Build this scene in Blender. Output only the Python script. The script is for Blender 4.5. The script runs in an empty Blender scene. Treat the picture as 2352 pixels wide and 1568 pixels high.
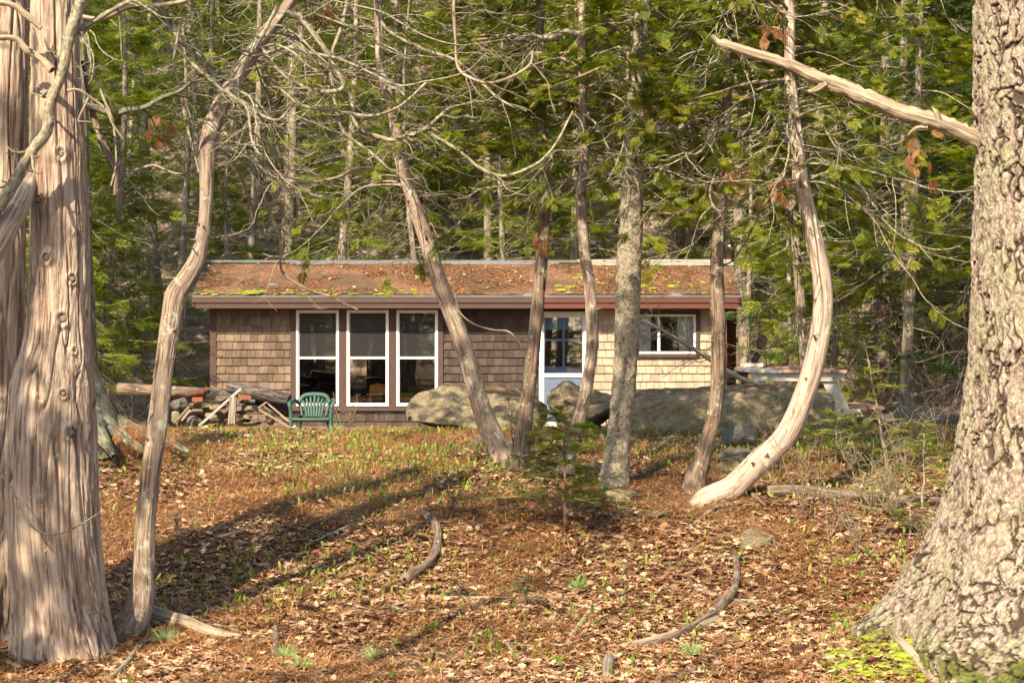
import bpy, math, random
import numpy as np
from mathutils import Vector, Matrix
R = math.radians
rng = np.random.default_rng(11); random.seed(11)
sc = bpy.context.scene
COL = sc.collection

# ------------------------------------------------------------ camera, sky, sun, exposure
EYE = 2.4; F = 4573.0
cam = bpy.data.cameras.new('camera'); camo = bpy.data.objects.new('camera', cam); COL.objects.link(camo)
camo.location = (0, 0, EYE); camo.rotation_euler = (R(90), 0, 0)
cam.lens = 70; cam.sensor_width = 36; cam.clip_end = 1500; cam.clip_start = 0.1
sc.camera = camo
SUN_AZ, SUN_EL = 25.0, 40.0            # sun comes from behind the camera, from the left
sunvec = Vector((-math.sin(R(SUN_AZ))*math.cos(R(SUN_EL)), -math.cos(R(SUN_AZ))*math.cos(R(SUN_EL)), math.sin(R(SUN_EL))))
w = bpy.data.worlds.new('World'); sc.world = w; w.use_nodes = True
nt = w.node_tree; bg = nt.nodes['Background']
sky = nt.nodes.new('ShaderNodeTexSky'); sky.sky_type = 'NISHITA'; sky.sun_disc = False
sky.sun_elevation = R(SUN_EL); sky.sun_rotation = math.atan2(sunvec.x, sunvec.y)
nt.links.new(sky.outputs[0], bg.inputs[0]); bg.inputs[1].default_value = 0.15
sl = bpy.data.lights.new('sun', 'SUN'); sl.energy = 5.0; sl.angle = R(0.53); sl.color = (1.0, 0.90, 0.75)
so = bpy.data.objects.new('sun', sl); COL.objects.link(so); so.rotation_euler = sunvec.to_track_quat('Z', 'Y').to_euler()
sc.view_settings.view_transform = 'Standard'; sc.view_settings.look = 'None'; sc.view_settings.gamma = 1
sc.view_settings.exposure = 1.35
sc.view_settings.use_white_balance = True; sc.view_settings.white_balance_temperature = 7300; sc.view_settings.white_balance_tint = 9
sc.cycles.max_bounces = 7; sc.cycles.diffuse_bounces = 3; sc.cycles.glossy_bounces = 3
sc.cycles.transparent_max_bounces = 10; sc.cycles.use_denoising = True

# ------------------------------------------------------------ numpy noise
def _h(ix, iy, iz, s):
    n = (ix*374761393 + iy*668265263 + iz*2147483647 + s*974634777) & 0x7fffffff
    n = ((n ^ (n >> 13))*1274126177) & 0x7fffffff
    n = ((n ^ (n >> 16))*60493) & 0x7fffffff
    return (n & 0xffff)/65535.0
def vn(p, s=0):
    p = np.asarray(p, float); i = np.floor(p).astype(np.int64); f = p - i; f = f*f*(3-2*f)
    x, y, z = i[..., 0], i[..., 1], i[..., 2]; u, v, t = f[..., 0], f[..., 1], f[..., 2]
    L = lambda a, b, k: a + (b-a)*k
    a = L(L(_h(x,y,z,s), _h(x+1,y,z,s), u), L(_h(x,y+1,z,s), _h(x+1,y+1,z,s), u), v)
    b = L(L(_h(x,y,z+1,s), _h(x+1,y,z+1,s), u), L(_h(x,y+1,z+1,s), _h(x+1,y+1,z+1,s), u), v)
    return L(a, b, t)
def fbm(p, o=4, s=0):
    p = np.asarray(p, float); r = 0; a = .5; t = 0
    for k in range(o):
        r = r + a*vn(p*2**k, s+k); t += a; a *= .5
    return r/t
def vor(p, s=0):
    p = np.asarray(p, float); i = np.floor(p).astype(np.int64); f1 = np.full(p.shape[:-1], 9.); f2 = f1.copy(); idv = np.zeros(p.shape[:-1])
    for a in (-1, 0, 1):
        for b in (-1, 0, 1):
            for c in (-1, 0, 1):
                j = i+np.array([a, b, c]); x, y, z = j[..., 0], j[..., 1], j[..., 2]
                d = np.sqrt((x+_h(x, y, z, s)-p[..., 0])**2+(y+_h(x, y, z, s+1)-p[..., 1])**2+(z+_h(x, y, z, s+2)-p[..., 2])**2)
                n = d < f1; f2 = np.where(n, f1, np.minimum(f2, d)); idv = np.where(n, _h(x, y, z, s+3), idv); f1 = np.where(n, d, f1)
    return f1, f2, idv
def xyz(x, y, z): return np.stack(np.broadcast_arrays(np.asarray(x, float), y, z), -1)
def nrm(v): return v/np.maximum(np.linalg.norm(v, axis=-1, keepdims=True), 1e-9)

# ------------------------------------------------------------ pixel helpers (photo pixels of a 2352-wide view)
def P(x, y, Y): return np.array([(x-1176)/F*Y, Y, EYE-(y-784)/F*Y])
PY = [-80, 0, 4, 8, 11, 13.5, 14.5, 16, 18, 19.5, 21, 23, 25, 26, 27, 28, 33, 37, 40, 44, 90, 110, 200]
PZ = [.5, .8, .5, .1, .02, .086, .13, .315, .68, .88, 1.04, 1.16, 1.30, 1.22, 1.1, 1.04, 1.0, 1.1, 1.9, 3.6, 27, 31, 33]
def ground(x, y):
    x = np.asarray(x, float); y = np.asarray(y, float)
    z = (np.interp(y-.5, PY, PZ)+np.interp(y, PY, PZ)*2+np.interp(y+.5, PY, PZ))/4
    g = lambda cx, cy, sx, sy, h: h*np.exp(-((x-cx)/sx)**2-((y-cy)/sy)**2)
    z = z + g(3.15, 13.9, .75, .8, .42) + g(4.2, 21.3, 1.6, 1.0, .16) + g(-4.4, 22, .8, .8, .15) + g(2.4, 19.6, .8, .6, .08)
    z = z + g(-2.2, 18.5, 1.5, 1, .06) + g(.8, 17, 1.2, .8, -.05)
    near = np.clip((36-y)/8, .15, 1)
    z = z + (fbm(xyz(x*.9, y*.9, 0), 3, 5)-.5)*.16*near + (fbm(xyz(x*5, y*5, 0), 3, 9)-.5)*.05
    z = z + np.clip((y-44)/20, 0, 1)*(fbm(xyz(x*.12, y*.12, 0), 2, 7)-.5)*4
    return z
def onground(px, py, dz=0.0):
    Y = np.arange(12.5, 30, .02); X = (px-1176)/F*Y; Z = EYE-(py-784)/F*Y
    hit = np.where(Z <= ground(X, Y))[0]
    i = hit[0] if len(hit) else int(np.argmin(Z-ground(X, Y)))
    return np.array([X[i], Y[i], float(ground(X[i], Y[i]))+dz])

# ------------------------------------------------------------ mesh builder
class MB:
    def __init__(s): s.V = []; s.F = []; s.T = []; s.R = []; s.n = 0
    def add(s, V, Fc, tc=None, rnd=None):
        V = np.asarray(V, float).reshape(-1, 3); Fc = np.asarray(Fc, int)
        s.V.append(V); s.F.append(Fc+s.n); s.n += len(V)
        s.T.append(V if tc is None else np.asarray(tc, float).reshape(-1, 3))
        if rnd is None: rnd = random.random()
        s.R.append(np.broadcast_to(np.asarray(rnd, float), (len(Fc),)).copy())
    def quads(s, Q, rnd=None):
        Q = np.asarray(Q, float)
        if len(Q) == 0: return
        s.add(Q.reshape(-1, 3), np.arange(len(Q)*Q.shape[1]).reshape(-1, Q.shape[1]), None, rnd)
    def box(s, x0, x1, y0, y1, z0, z1, M=None, rnd=None):
        V = np.array([(x, y, z) for x in (x0, x1) for y in (y0, y1) for z in (z0, z1)], float)
        T = V.copy()
        if M is not None: V = V @ np.array(M.to_3x3()).T + np.array(M.translation)
        s.add(V, [(0,1,3,2),(4,6,7,5),(0,4,5,1),(2,3,7,6),(0,2,6,4),(1,5,7,3)], T, rnd)
    def tube(s, pts, rad, seg=8, step=None, disp=None, flat=None, rnd=None, smoothp=True):
        pts = np.asarray(pts, float); rad = np.asarray(rad, float)*np.ones(len(pts))
        if smoothp and len(pts) > 2:
            L = np.r_[0, np.cumsum(np.linalg.norm(np.diff(pts, axis=0), axis=1))]
            n = max(len(pts), int(L[-1]/(step or max(rad.max()*2.5, .03)))+2); n = min(n, 900)
            q = np.linspace(0, len(pts)-1, 400); k = np.clip(q.astype(int), 0, len(pts)-2); t = (q-k)[:, None]
            pp = np.vstack([2*pts[0]-pts[1], pts, 2*pts[-1]-pts[-2]])
            a, b, c, d = pp[k], pp[k+1], pp[k+2], pp[k+3]
            C = .5*((2*b)+(-a+c)*t+(2*a-5*b+4*c-d)*t*t+(-a+3*b-3*c+d)*t**3)
            rr = rad[k]*(1-t[:, 0])+rad[k+1]*t[:, 0]
            L = np.r_[0, np.cumsum(np.linalg.norm(np.diff(C, axis=0), axis=1))]
            u = np.linspace(0, L[-1], n)
            pts = np.stack([np.interp(u, L, C[:, j]) for j in range(3)], 1); rad = np.interp(u, L, rr)
        n = len(pts); T = nrm(np.gradient(pts, axis=0)); L = np.r_[0, np.cumsum(np.linalg.norm(np.diff(pts, axis=0), axis=1))]
        ref = np.array([0, 1, 0.]) if abs(T[0][1]) < .9 else np.array([1., 0, 0])
        N = np.zeros((n, 3)); N[0] = nrm(np.cross(T[0], np.cross(ref, T[0])))
        for i in range(1, n):
            v = N[i-1]-T[i]*np.dot(N[i-1], T[i]); N[i] = nrm(v)
        B = np.cross(T, N); th = np.linspace(0, 2*np.pi, seg, endpoint=False)
        c, si = np.cos(th)[None, :], np.sin(th)[None, :]
        r = rad[:, None]*np.ones((1, seg))
        tc = np.stack([c*r, si*r, L[:, None]*np.ones((1, seg))], -1)
        if disp is not None: r = r + disp(tc, r, pts)
        D = N[:, None, :]*c[..., None] + B[:, None, :]*si[..., None]
        V = pts[:, None, :] + D*r[..., None]
        i = np.arange(n-1)[:, None]*seg; j = np.arange(seg)[None, :]; j2 = (j+1) % seg
        Fc = np.stack([i+j, i+j2, i+seg+j2, i+seg+j], -1).reshape(-1, 4)
        s.add(V, Fc, tc, rnd)
        return s
    def lathe(s, prof, cx, cy, seg=20, rnd=None):
        th = np.linspace(0, 2*np.pi, seg, endpoint=False); pr = np.array(prof, float)
        V = np.stack([cx+pr[:, :1]*np.cos(th), cy+pr[:, :1]*np.sin(th), pr[:, 1:]*np.ones(seg)], -1)
        i = np.arange(len(pr)-1)[:, None]*seg; j = np.arange(seg)[None, :]; j2 = (j+1) % seg
        s.add(V, np.stack([i+j, i+j2, i+seg+j2, i+seg+j], -1).reshape(-1, 4), None, rnd)
    def mesh(s, name, off, smooth):
        m = bpy.data.meshes.new(name); V = np.vstack(s.V)-off
        m.vertices.add(len(V)); m.vertices.foreach_set('co', V.astype(np.float32).ravel())
        li = np.concatenate([f.ravel() for f in s.F]); lt = np.concatenate([np.full(len(f), f.shape[1]) for f in s.F])
        m.loops.add(len(li)); m.loops.foreach_set('vertex_index', li.astype(np.int32))
        m.polygons.add(len(lt)); m.polygons.foreach_set('loop_start', np.r_[0, np.cumsum(lt)[:-1]].astype(np.int32))
        m.polygons.foreach_set('use_smooth', np.full(len(lt), bool(smooth)))
        m.update(calc_edges=True)
        a = m.attributes.new('tc', 'FLOAT_VECTOR', 'POINT'); a.data.foreach_set('vector', np.vstack(s.T).astype(np.float32).ravel())
        a = m.attributes.new('rnd', 'FLOAT', 'FACE'); a.data.foreach_set('value', np.concatenate(s.R).astype(np.float32))
        return m

def tag(o, label=None, cat=None, group=None, kind=None):
    if label: o['label'] = label
    if cat: o['category'] = cat
    if group: o['group'] = group
    if kind: o['kind'] = kind
    return o
def put(name, mb, mat, parent=None, smooth=False, label=None, cat=None, group=None, kind=None, origin=None):
    off = np.zeros(3)
    p = parent
    while p is not None: off = off + np.array(p.location); p = p.parent
    if parent is None and origin is not None: off = np.array(origin, float)
    m = mb.mesh(name, off, smooth); m.materials.append(mat)
    o = bpy.data.objects.new(name, m); COL.objects.link(o); o.parent = parent
    if parent is None and origin is not None: o.location = origin
    return tag(o, label, cat, group, kind)
def thing(name, loc, label, cat, group=None):
    o = bpy.data.objects.new(name, None); COL.objects.link(o); o.location = tuple(float(v) for v in loc); o.empty_display_size = .2
    return tag(o, label, cat, group)
def copy_tree(o, parent=None):
    c = o.copy(); COL.objects.link(c); c.parent = parent
    for ch in o.children: copy_tree(ch, c)
    return c

# ------------------------------------------------------------ materials
def new_mat(name):
    m = bpy.data.materials.new(name); m.use_nodes = True; t = m.node_tree; b = t.nodes['Principled BSDF']; b.inputs['Roughness'].default_value = .85
    b.inputs['Specular IOR Level'].default_value = .25
    return m, t, b
def N(t, k, **kw):
    n = t.nodes.new(k)
    for a, v in kw.items(): setattr(n, a, v)
    return n
def attr(t, a='tc', out='Vector'):
    n = N(t, 'ShaderNodeAttribute', attribute_name=a); return n.outputs[out]
def mapping(t, v, s, loc=(0, 0, 0)):
    n = N(t, 'ShaderNodeMapping'); t.links.new(v, n.inputs[0]); n.inputs['Scale'].default_value = s; n.inputs['Location'].default_value = loc; return n.outputs[0]
def noise(t, v, sc_, det=5, rough=.6, dist=0):
    n = N(t, 'ShaderNodeTexNoise'); t.links.new(v, n.inputs['Vector']); n.inputs['Scale'].default_value = sc_; n.inputs['Detail'].default_value = det
    n.inputs['Roughness'].default_value = rough; n.inputs['Distortion'].default_value = dist; return n.outputs[0]
def ramp(t, f, stops):
    n = N(t, 'ShaderNodeValToRGB'); t.links.new(f, n.inputs[0]); e = n.color_ramp.elements
    while len(e) < len(stops): e.new(.5)
    for i, (p, c) in enumerate(stops):
        e[i].position = p; e[i].color = (c[0], c[1], c[2], 1) if hasattr(c, '__len__') else (c, c, c, 1)
    return n.outputs[0]
def mix(t, f, a, b, mode='MIX'):
    n = N(t, 'ShaderNodeMix', data_type='RGBA', blend_type=mode)
    for s_, v in ((n.inputs[0], f), (n.inputs[6], a), (n.inputs[7], b)):
        if hasattr(v, 'is_linked') or isinstance(v, bpy.types.NodeSocket): t.links.new(v, s_)
        elif hasattr(v, '__len__'): s_.default_value = (v[0], v[1], v[2], 1)
        else: s_.default_value = v
    return n.outputs[2]
def bump(t, b, h, strength, dist):
    n = N(t, 'ShaderNodeBump'); t.links.new(h, n.inputs['Height']); n.inputs['Strength'].default_value = strength; n.inputs['Distance'].default_value = dist
    t.links.new(n.outputs[0], b.inputs['Normal'])
def geo_pos(t): return N(t, 'ShaderNodeNewGeometry').outputs['Position']

def bark_mat(name, dark, mid, light, kx=60, kz=4, bd=.006, lichen=.0, lcol=(.36, .38, .28), moss=.0, lscale=7):
    m, t, b = new_mat(name); v = attr(t)
    vs = mapping(t, v, (kx, kx, kz)); n1 = noise(t, vs, 1, 6, .65, .4)
    n2 = noise(t, mapping(t, v, (kx*.25, kx*.25, kz*.5)), 1, 3)
    col = ramp(t, n1, [(.38, dark), (.49, mid), (.60, light)])
    col = mix(t, ramp(t, n2, [(.45, 0.0), (.62, .6)]), col, light)
    n9 = noise(t, mapping(t, v, (kx*.5, kx*.5, kz*.5), (3, 5, 7)), 1, 5, .7)
    col = mix(t, ramp(t, n9, [(.36, .6), (.44, 0.0)]), col, tuple(np.array(dark)*.75))
    if lichen > 0:
        n3 = noise(t, v, lscale, 6, .7)
        col = mix(t, ramp(t, n3, [(.60-lichen*.25, 0.0), (.66-lichen*.2, .85)]), col, lcol)
    if moss > 0:
        n4 = noise(t, v, 5, 5, .7); col = mix(t, ramp(t, n4, [(.6-moss*.2, 0.0), (.66-moss*.2, .9)]), col, (.09, .10, .015))
    t.links.new(col, b.inputs[0]); bump(t, b, n1, 1.0, bd*1.8); return m
def flat_mat(name, col, rough=.7, var=.15, scale=20, bd=0, metal=0, st=(1, 1, 1)):
    m, t, b = new_mat(name); v = mapping(t, attr(t), st); n = noise(t, v, scale, 5, .65); c = np.array(col, float)
    cc = ramp(t, n, [(.3, c*(1-var)), (.7, np.minimum(c*(1+var), .95))])
    r = attr(t, 'rnd', 'Fac'); cc = mix(t, .35, cc, mix(t, r, tuple(c*(1-var*1.6)), tuple(np.minimum(c*(1+var*1.6), .95))))
    t.links.new(cc, b.inputs[0]); b.inputs['Roughness'].default_value = rough; b.inputs['Metallic'].default_value = metal
    if bd: bump(t, b, n, .6, bd)
    return m
def leaf_mat(name, stops, trans=.35, rough=.6, tcol=None, nz=None):
    m = bpy.data.materials.new(name); m.use_nodes = True; t = m.node_tree; b = t.nodes['Principled BSDF']; out = t.nodes['Material Output']
    r = attr(t, 'rnd', 'Fac')
    col = ramp(t, r, stops)
    if nz:
        n = noise(t, geo_pos(t), nz, 3); col = mix(t, 1.0, col, ramp(t, n, [(.3, .6), (.7, 1.15)]), 'MULTIPLY')
    t.links.new(col, b.inputs[0]); b.inputs['Roughness'].default_value = rough; b.inputs['Specular IOR Level'].default_value = .3
    tr = N(t, 'ShaderNodeBsdfTranslucent'); t.links.new(mix(t, 1.0, col, tcol or (1, 1, .6), 'MULTIPLY'), tr.inputs[0])
    ms = N(t, 'ShaderNodeMixShader'); ms.inputs[0].default_value = trans
    t.links.new(b.outputs[0], ms.inputs[1]); t.links.new(tr.outputs[0], ms.inputs[2]); t.links.new(ms.outputs[0], out.inputs[0]); return m

M = {}
M['cedar'] = bark_mat('cedar_bark', (.125, .076, .052), (.27, .185, .135), (.41, .32, .245), 34, 2.2, .012, .05, (.36, .32, .23))
M['cedar_mid'] = bark_mat('cedar_bark_mid', (.08, .05, .036), (.195, .132, .098), (.33, .255, .195), 70, 4, .008, .22, (.36, .36, .27), 0, 9)
M['cedar_red'] = bark_mat('cedar_bark_red', (.06, .036, .024), (.135, .088, .06), (.23, .17, .12), 70, 4, .008, .12)
M['cedar_pale'] = bark_mat('cedar_bark_pale', (.16, .108, .08), (.31, .23, .18), (.43, .34, .27), 55, 3, .007, .12, (.46, .43, .32))
M['flaky'] = bark_mat('flaky_bark', (.06, .045, .03), (.21, .165, .115), (.36, .30, .215), 60, 40, .02, .42, (.30, .285, .20), 0, 30)
M['deadwood'] = bark_mat('dead_wood', (.11, .078, .05), (.24, .185, .125), (.36, .29, .205), 70, 3, .005)
M['twig'] = bark_mat('twig_bark', (.07, .052, .035), (.16, .125, .085), (.26, .215, .15), 80, 12, .003, .38, (.29, .30, .20), 0, 30)
M['twig_brown'] = bark_mat('twig_brown', (.08, .05, .035), (.19, .13, .09), (.28, .21, .15), 80, 12, .003, .05)
M['mossy'] = bark_mat('mossy_limb', (.03, .028, .02), (.09, .08, .055), (.2, .19, .14), 60, 10, .006, .3, (.26, .28, .2), .3)
M['log'] = bark_mat('log_bark', (.055, .035, .024), (.12, .08, .055), (.21, .155, .11), 50, 5, .008, .06)
M['bg_bark'] = bark_mat('woods_bark', (.06, .044, .03), (.145, .11, .08), (.26, .21, .155), 40, 5, .01, .2, (.33, .32, .25))
M['birch'] = bark_mat('pale_bark', (.10, .085, .07), (.25, .22, .19), (.34, .31, .27), 8, 20, .003)
M['char'] = bark_mat('charred_wood', (.008, .007, .007), (.03, .026, .024), (.16, .13, .11), 60, 8, .01)
M['weather'] = bark_mat('weathered_wood', (.06, .048, .034), (.15, .12, .088), (.24, .20, .155), 60, 2, .004)

def pine_mat():
    m, t, b = new_mat('pine_bark'); v = geo_pos(t)
    r = attr(t, 'crk', 'Fac')
    n1 = noise(t, mapping(t, v, (1, 1, .6)), 26, 8, .72, .5); n2 = noise(t, v, 3.2, 5, .65); n3 = noise(t, v, 60, 4, .7)
    col = ramp(t, n1, [(.38, (.15, .10, .07)), (.46, (.28, .205, .155)), (.54, (.40, .32, .25)), (.64, (.48, .41, .32))])
    col = mix(t, ramp(t, n2, [(.48, 0.0), (.58, .6)]), col, (.33, .32, .19))
    z = N(t, 'ShaderNodeSeparateXYZ'); t.links.new(geo_pos(t), z.inputs[0])
    mr = N(t, 'ShaderNodeMapRange'); t.links.new(z.outputs[2], mr.inputs[0]); mr.inputs[1].default_value = 1.0; mr.inputs[2].default_value = .1
    n4 = noise(t, v, 7, 6, .7); mm = N(t, 'ShaderNodeMath', operation='MULTIPLY'); t.links.new(mr.outputs[0], mm.inputs[0]); t.links.new(n4, mm.inputs[1])
    col = mix(t, ramp(t, mm.outputs[0], [(.33, 0.0), (.40, .9)]), col, (.12, .15, .015))
    col = mix(t, ramp(t, r, [(.1, 0.0), (.7, .95)]), col, (.055, .034, .024))
    t.links.new(col, b.inputs[0])
    ad = N(t, 'ShaderNodeMath', operation='ADD'); t.links.new(n1, ad.inputs[0]); t.links.new(n3, ad.inputs[1])
    bump(t, b, ad.outputs[0], 1.0, .022); return m
M['pine'] = pine_mat()
M['cedar_green'] = leaf_mat('cedar_foliage', [(0, (.08, .115, .008)), (.5, (.18, .22, .014)), (.92, (.30, .31, .025)), (1, (.28, .16, .04))], .5, .5, (1, 1, .45), .9)
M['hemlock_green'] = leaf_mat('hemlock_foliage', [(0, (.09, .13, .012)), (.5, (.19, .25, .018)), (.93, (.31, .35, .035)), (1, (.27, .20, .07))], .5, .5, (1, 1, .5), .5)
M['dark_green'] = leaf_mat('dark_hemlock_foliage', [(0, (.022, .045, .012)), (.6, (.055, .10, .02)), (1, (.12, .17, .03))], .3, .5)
M['dead_foliage'] = leaf_mat('dead_foliage', [(0, (.20, .08, .03)), (1, (.36, .18, .08))], .3)
M['oak_leaf'] = leaf_mat('oak_leaf', [(0, (.10, .042, .022)), (.3, (.21, .10, .05)), (.55, (.35, .21, .115)), (.85, (.54, .38, .23)), (1, (.26, .17, .125))], .15, .65, (1, .8, .5))
M['needle'] = leaf_mat('pine_needle', [(0, (.19, .075, .026)), (.5, (.36, .16, .055)), (1, (.50, .28, .12))], .1, .6)
M['lily'] = leaf_mat('lily_leaf', [(0, (.09, .14, .02)), (.6, (.19, .25, .035)), (1, (.32, .35, .08))], .4, .4)
M['moss'] = flat_mat('moss', (.16, .19, .02), .95, .55, 30, .01)
M['pale_green'] = leaf_mat('pine_tuft', [(0, (.12, .22, .06)), (1, (.3, .42, .16))], .3)

def ground_mat():
    m, t, b = new_mat('forest_floor'); p = geo_pos(t)
    n1 = noise(t, p, 22, 8, .75, .3); n2 = noise(t, p, .9, 4, .6); n3 = noise(t, mapping(t, p, (1, 3, 1)), 60, 5, .7)
    leaf = ramp(t, n1, [(.36, (.06, .03, .018)), (.45, (.16, .085, .045)), (.56, (.30, .18, .10)), (.68, (.40, .27, .165))])
    ned = ramp(t, n3, [(.38, (.05, .022, .011)), (.5, (.14, .062, .027)), (.62, (.26, .13, .055))])
    col = mix(t, ramp(t, n2, [(.42, 0.0), (.56, 1.0)]), leaf, ned)
    sx = N(t, 'ShaderNodeSeparateXYZ'); t.links.new(p, sx.inputs[0])
    far = N(t, 'ShaderNodeMapRange'); t.links.new(sx.outputs[1], far.inputs[0]); far.inputs[1].default_value = 33; far.inputs[2].default_value = 42
    hill = ramp(t, noise(t, p, 3, 8, .7), [(.38, (.09, .065, .045)), (.5, (.21, .16, .115)), (.62, (.33, .26, .20))])
    col = mix(t, far.outputs[0], col, hill)
    n5 = noise(t, p, 2.3, 6, .65); col = mix(t, ramp(t, n5, [(.60, 0.0), (.68, .7)]), col, (.10, .12, .02))
    t.links.new(col, b.inputs[0]); b.inputs['Roughness'].default_value = .95; bump(t, b, n1, 1.0, .04); return m
M['ground'] = ground_mat()
def rock_mat(name, c1, c2, c3, mossy=.3):
    m, t, b = new_mat(name); v = geo_pos(t)
    mpn = N(t, 'ShaderNodeMapping'); t.links.new(v, mpn.inputs[0]); mpn.inputs['Rotation'].default_value = (.25, .42, 0); n1 = noise(t, mapping(t, mpn.outputs[0], (3.5, 3.5, 20)), 1, 9, .8, .9); n2 = noise(t, v, 4.5, 7, .7); n3 = noise(t, v, 35, 5, .7)
    col = ramp(t, n1, [(.38, c1), (.48, c2), (.6, c3)]); col = mix(t, ramp(t, n2, [(.5, 0.0), (.56, .7)]), col, c3)
    col = mix(t, .35, col, ramp(t, n3, [(.35, c1), (.65, c3)]))
    n4 = noise(t, v, 2.6, 7, .7); col = mix(t, ramp(t, n4, [(.62-mossy*.2, 0.0), (.68-mossy*.2, .75)]), col, (.13, .12, .045))
    g = N(t, 'ShaderNodeNewGeometry'); s_ = N(t, 'ShaderNodeSeparateXYZ'); t.links.new(g.outputs['Normal'], s_.inputs[0])
    mm = N(t, 'ShaderNodeMath', operation='MULTIPLY'); t.links.new(s_.outputs[2], mm.inputs[0]); t.links.new(noise(t, v, 9, 5), mm.inputs[1])
    col = mix(t, ramp(t, mm.outputs[0], [(.42, 0.0), (.5, .85)]), col, (.22, .10, .045))
    t.links.new(col, b.inputs[0]); ad = N(t, 'ShaderNodeMath', operation='ADD'); t.links.new(n1, ad.inputs[0]); t.links.new(n3, ad.inputs[1]); bump(t, b, ad.outputs[0], 1.0, .06); return m
M['rock'] = rock_mat('lichened_rock', (.11, .082, .045), (.26, .205, .12), (.42, .355, .225), .3)
M['rock_grey'] = rock_mat('grey_rock', (.06, .06, .05), (.15, .145, .115), (.27, .255, .21), .15)

def shingle_mat(name, a, b_, c, wear=None):
    m, t, b = new_mat(name); p = geo_pos(t); r = attr(t, 'rnd', 'Fac')
    g = noise(t, mapping(t, p, (90, 10, 6)), 1, 5, .7, .2); big = noise(t, mapping(t, p, (4, 4, 2.5)), 1, 5, .7)
    col = ramp(t, r, [(0, a), (.5, b_), (1, c)]); col = mix(t, ramp(t, g, [(.35, .45), (.65, 0.0)]), col, tuple(np.array(a)*.6))
    col = mix(t, ramp(t, big, [(.45, 0.0), (.7, .5)]), col, wear or c)
    t.links.new(col, b.inputs[0]); bump(t, b, g, .5, .004); return m
M['sh_left'] = shingle_mat('weathered_shingle', (.075, .05, .036), (.12, .08, .057), (.17, .12, .085), (.25, .18, .125))
M['sh_dark'] = shingle_mat('stained_shingle', (.032, .022, .018), (.052, .036, .029), (.08, .056, .044), (.095, .068, .054))
M['sh_new'] = shingle_mat('new_shingle', (.27, .195, .135), (.33, .25, .18), (.39, .305, .225), (.44, .36, .28))
M['trim_brown'] = flat_mat('brown_trim', (.062, .036, .028), .6, .15, 8, .002)
M['trim_red'] = flat_mat('red_brown_trim', (.095, .034, .024), .55, .15, 8, .002)
M['white'] = flat_mat('white_paint', (.64, .64, .63), .5, .06, 12)
M['white_worn'] = flat_mat('worn_white_paint', (.62, .60, .56), .7, .2, 14, .003)
M['grey_table'] = flat_mat('worn_grey_paint', (.44, .39, .34), .7, .22, 9, .004)
M['flake_red'] = flat_mat('flaking_red_paint', (.26, .15, .12), .8, .6, 22, .004)
M['blue'] = flat_mat('blue_paint', (.24, .36, .58), .5, .12, 10)
M['blue_dull'] = flat_mat('dull_blue_paint', (.10, .13, .19), .55, .12, 10)
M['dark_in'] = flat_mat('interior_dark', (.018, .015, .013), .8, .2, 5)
M['honey'] = flat_mat('honey_wood', (.55, .22, .05), .35, .2, 12, 0, 0, (1, 1, 6))
M['curtain'] = flat_mat('curtain_cloth', (.74, .80, .85), .9, .15, 6)
M['blind'] = flat_mat('teal_blind', (.2, .5, .6), .8, .1, 6)
M['roofing'] = flat_mat('asphalt_roofing', (.11, .115, .12), .9, .3, 25, .004)
M['ridge_grey'] = flat_mat('ridge_felt', (.13, .14, .145), .85, .25, 12, .003)
M['ridge_white'] = flat_mat('ridge_weathered', (.23, .22, .19), .85, .35, 9, .004)
M['metal_drip'] = flat_mat('drip_edge_metal', (.13, .12, .11), .6, .5, 3, 0, 0, (1, 6, 6))
M['metal'] = flat_mat('galvanised', (.5, .53, .56), .35, .1, 10, 0, .9)
M['metal_dark'] = flat_mat('dark_metal', (.06, .07, .075), .5, .2, 10, 0, .3)
M['rust'] = flat_mat('rusty_metal', (.10, .035, .025), .8, .4, 15, .003)
M['pipe_red'] = flat_mat('rust_red_pipe', (.17, .06, .045), .6, .15, 10)
M['chair'] = flat_mat('green_plastic', (.032, .072, .060), .5, .1, 6)
M['brick'] = flat_mat('red_brick', (.19, .06, .032), .9, .25, 30, .004)
M['plank_grey'] = flat_mat('silver_plank', (.30, .29, .27), .8, .25, 10, .004, 0, (1, 1, 6))
M['plank_tan'] = flat_mat('tan_plank', (.24, .17, .105), .8, .3, 10, .004, 0, (1, 1, 6))
M['cone'] = flat_mat('cone_scale', (.16, .09, .055), .8, .5, 60)
def needle_roof():
    m, t, b = new_mat('needle_cover'); p = geo_pos(t); n = noise(t, mapping(t, p, (1, 1.3, 1)), 30, 8, .75, .4); n2 = noise(t, p, 1.6, 6, .7)
    col = ramp(t, n, [(.38, (.05, .026, .017)), (.48, (.14, .065, .033)), (.56, (.25, .125, .062)), (.66, (.33, .22, .145))])
    col = mix(t, ramp(t, n2, [(.46, 0.0), (.56, .75)]), col, (.085, .055, .035)); t.links.new(col, b.inputs[0]); bump(t, b, n, 1, .03); return m
M['roof_needles'] = needle_roof()
def glass_mat(name, tint=(.97, .97, .97), refl=1.0):
    m = bpy.data.materials.new(name); m.use_nodes = True; t = m.node_tree; out = t.nodes['Material Output']; t.nodes.remove(t.nodes['Principled BSDF'])
    tr = N(t, 'ShaderNodeBsdfTransparent'); tr.inputs[0].default_value = (*tint, 1); gl = N(t, 'ShaderNodeBsdfGlossy'); gl.inputs['Roughness'].default_value = .01
    lw = N(t, 'ShaderNodeFresnel'); lw.inputs[0].default_value = 1.85
    ms = N(t, 'ShaderNodeMixShader'); t.links.new(lw.outputs[0], ms.inputs[0]); t.links.new(tr.outputs[0], ms.inputs[1]); t.links.new(gl.outputs[0], ms.inputs[2])
    t.links.new(ms.outputs[0], out.inputs[0]); return m
M['glass'] = glass_mat('window_glass')
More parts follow.
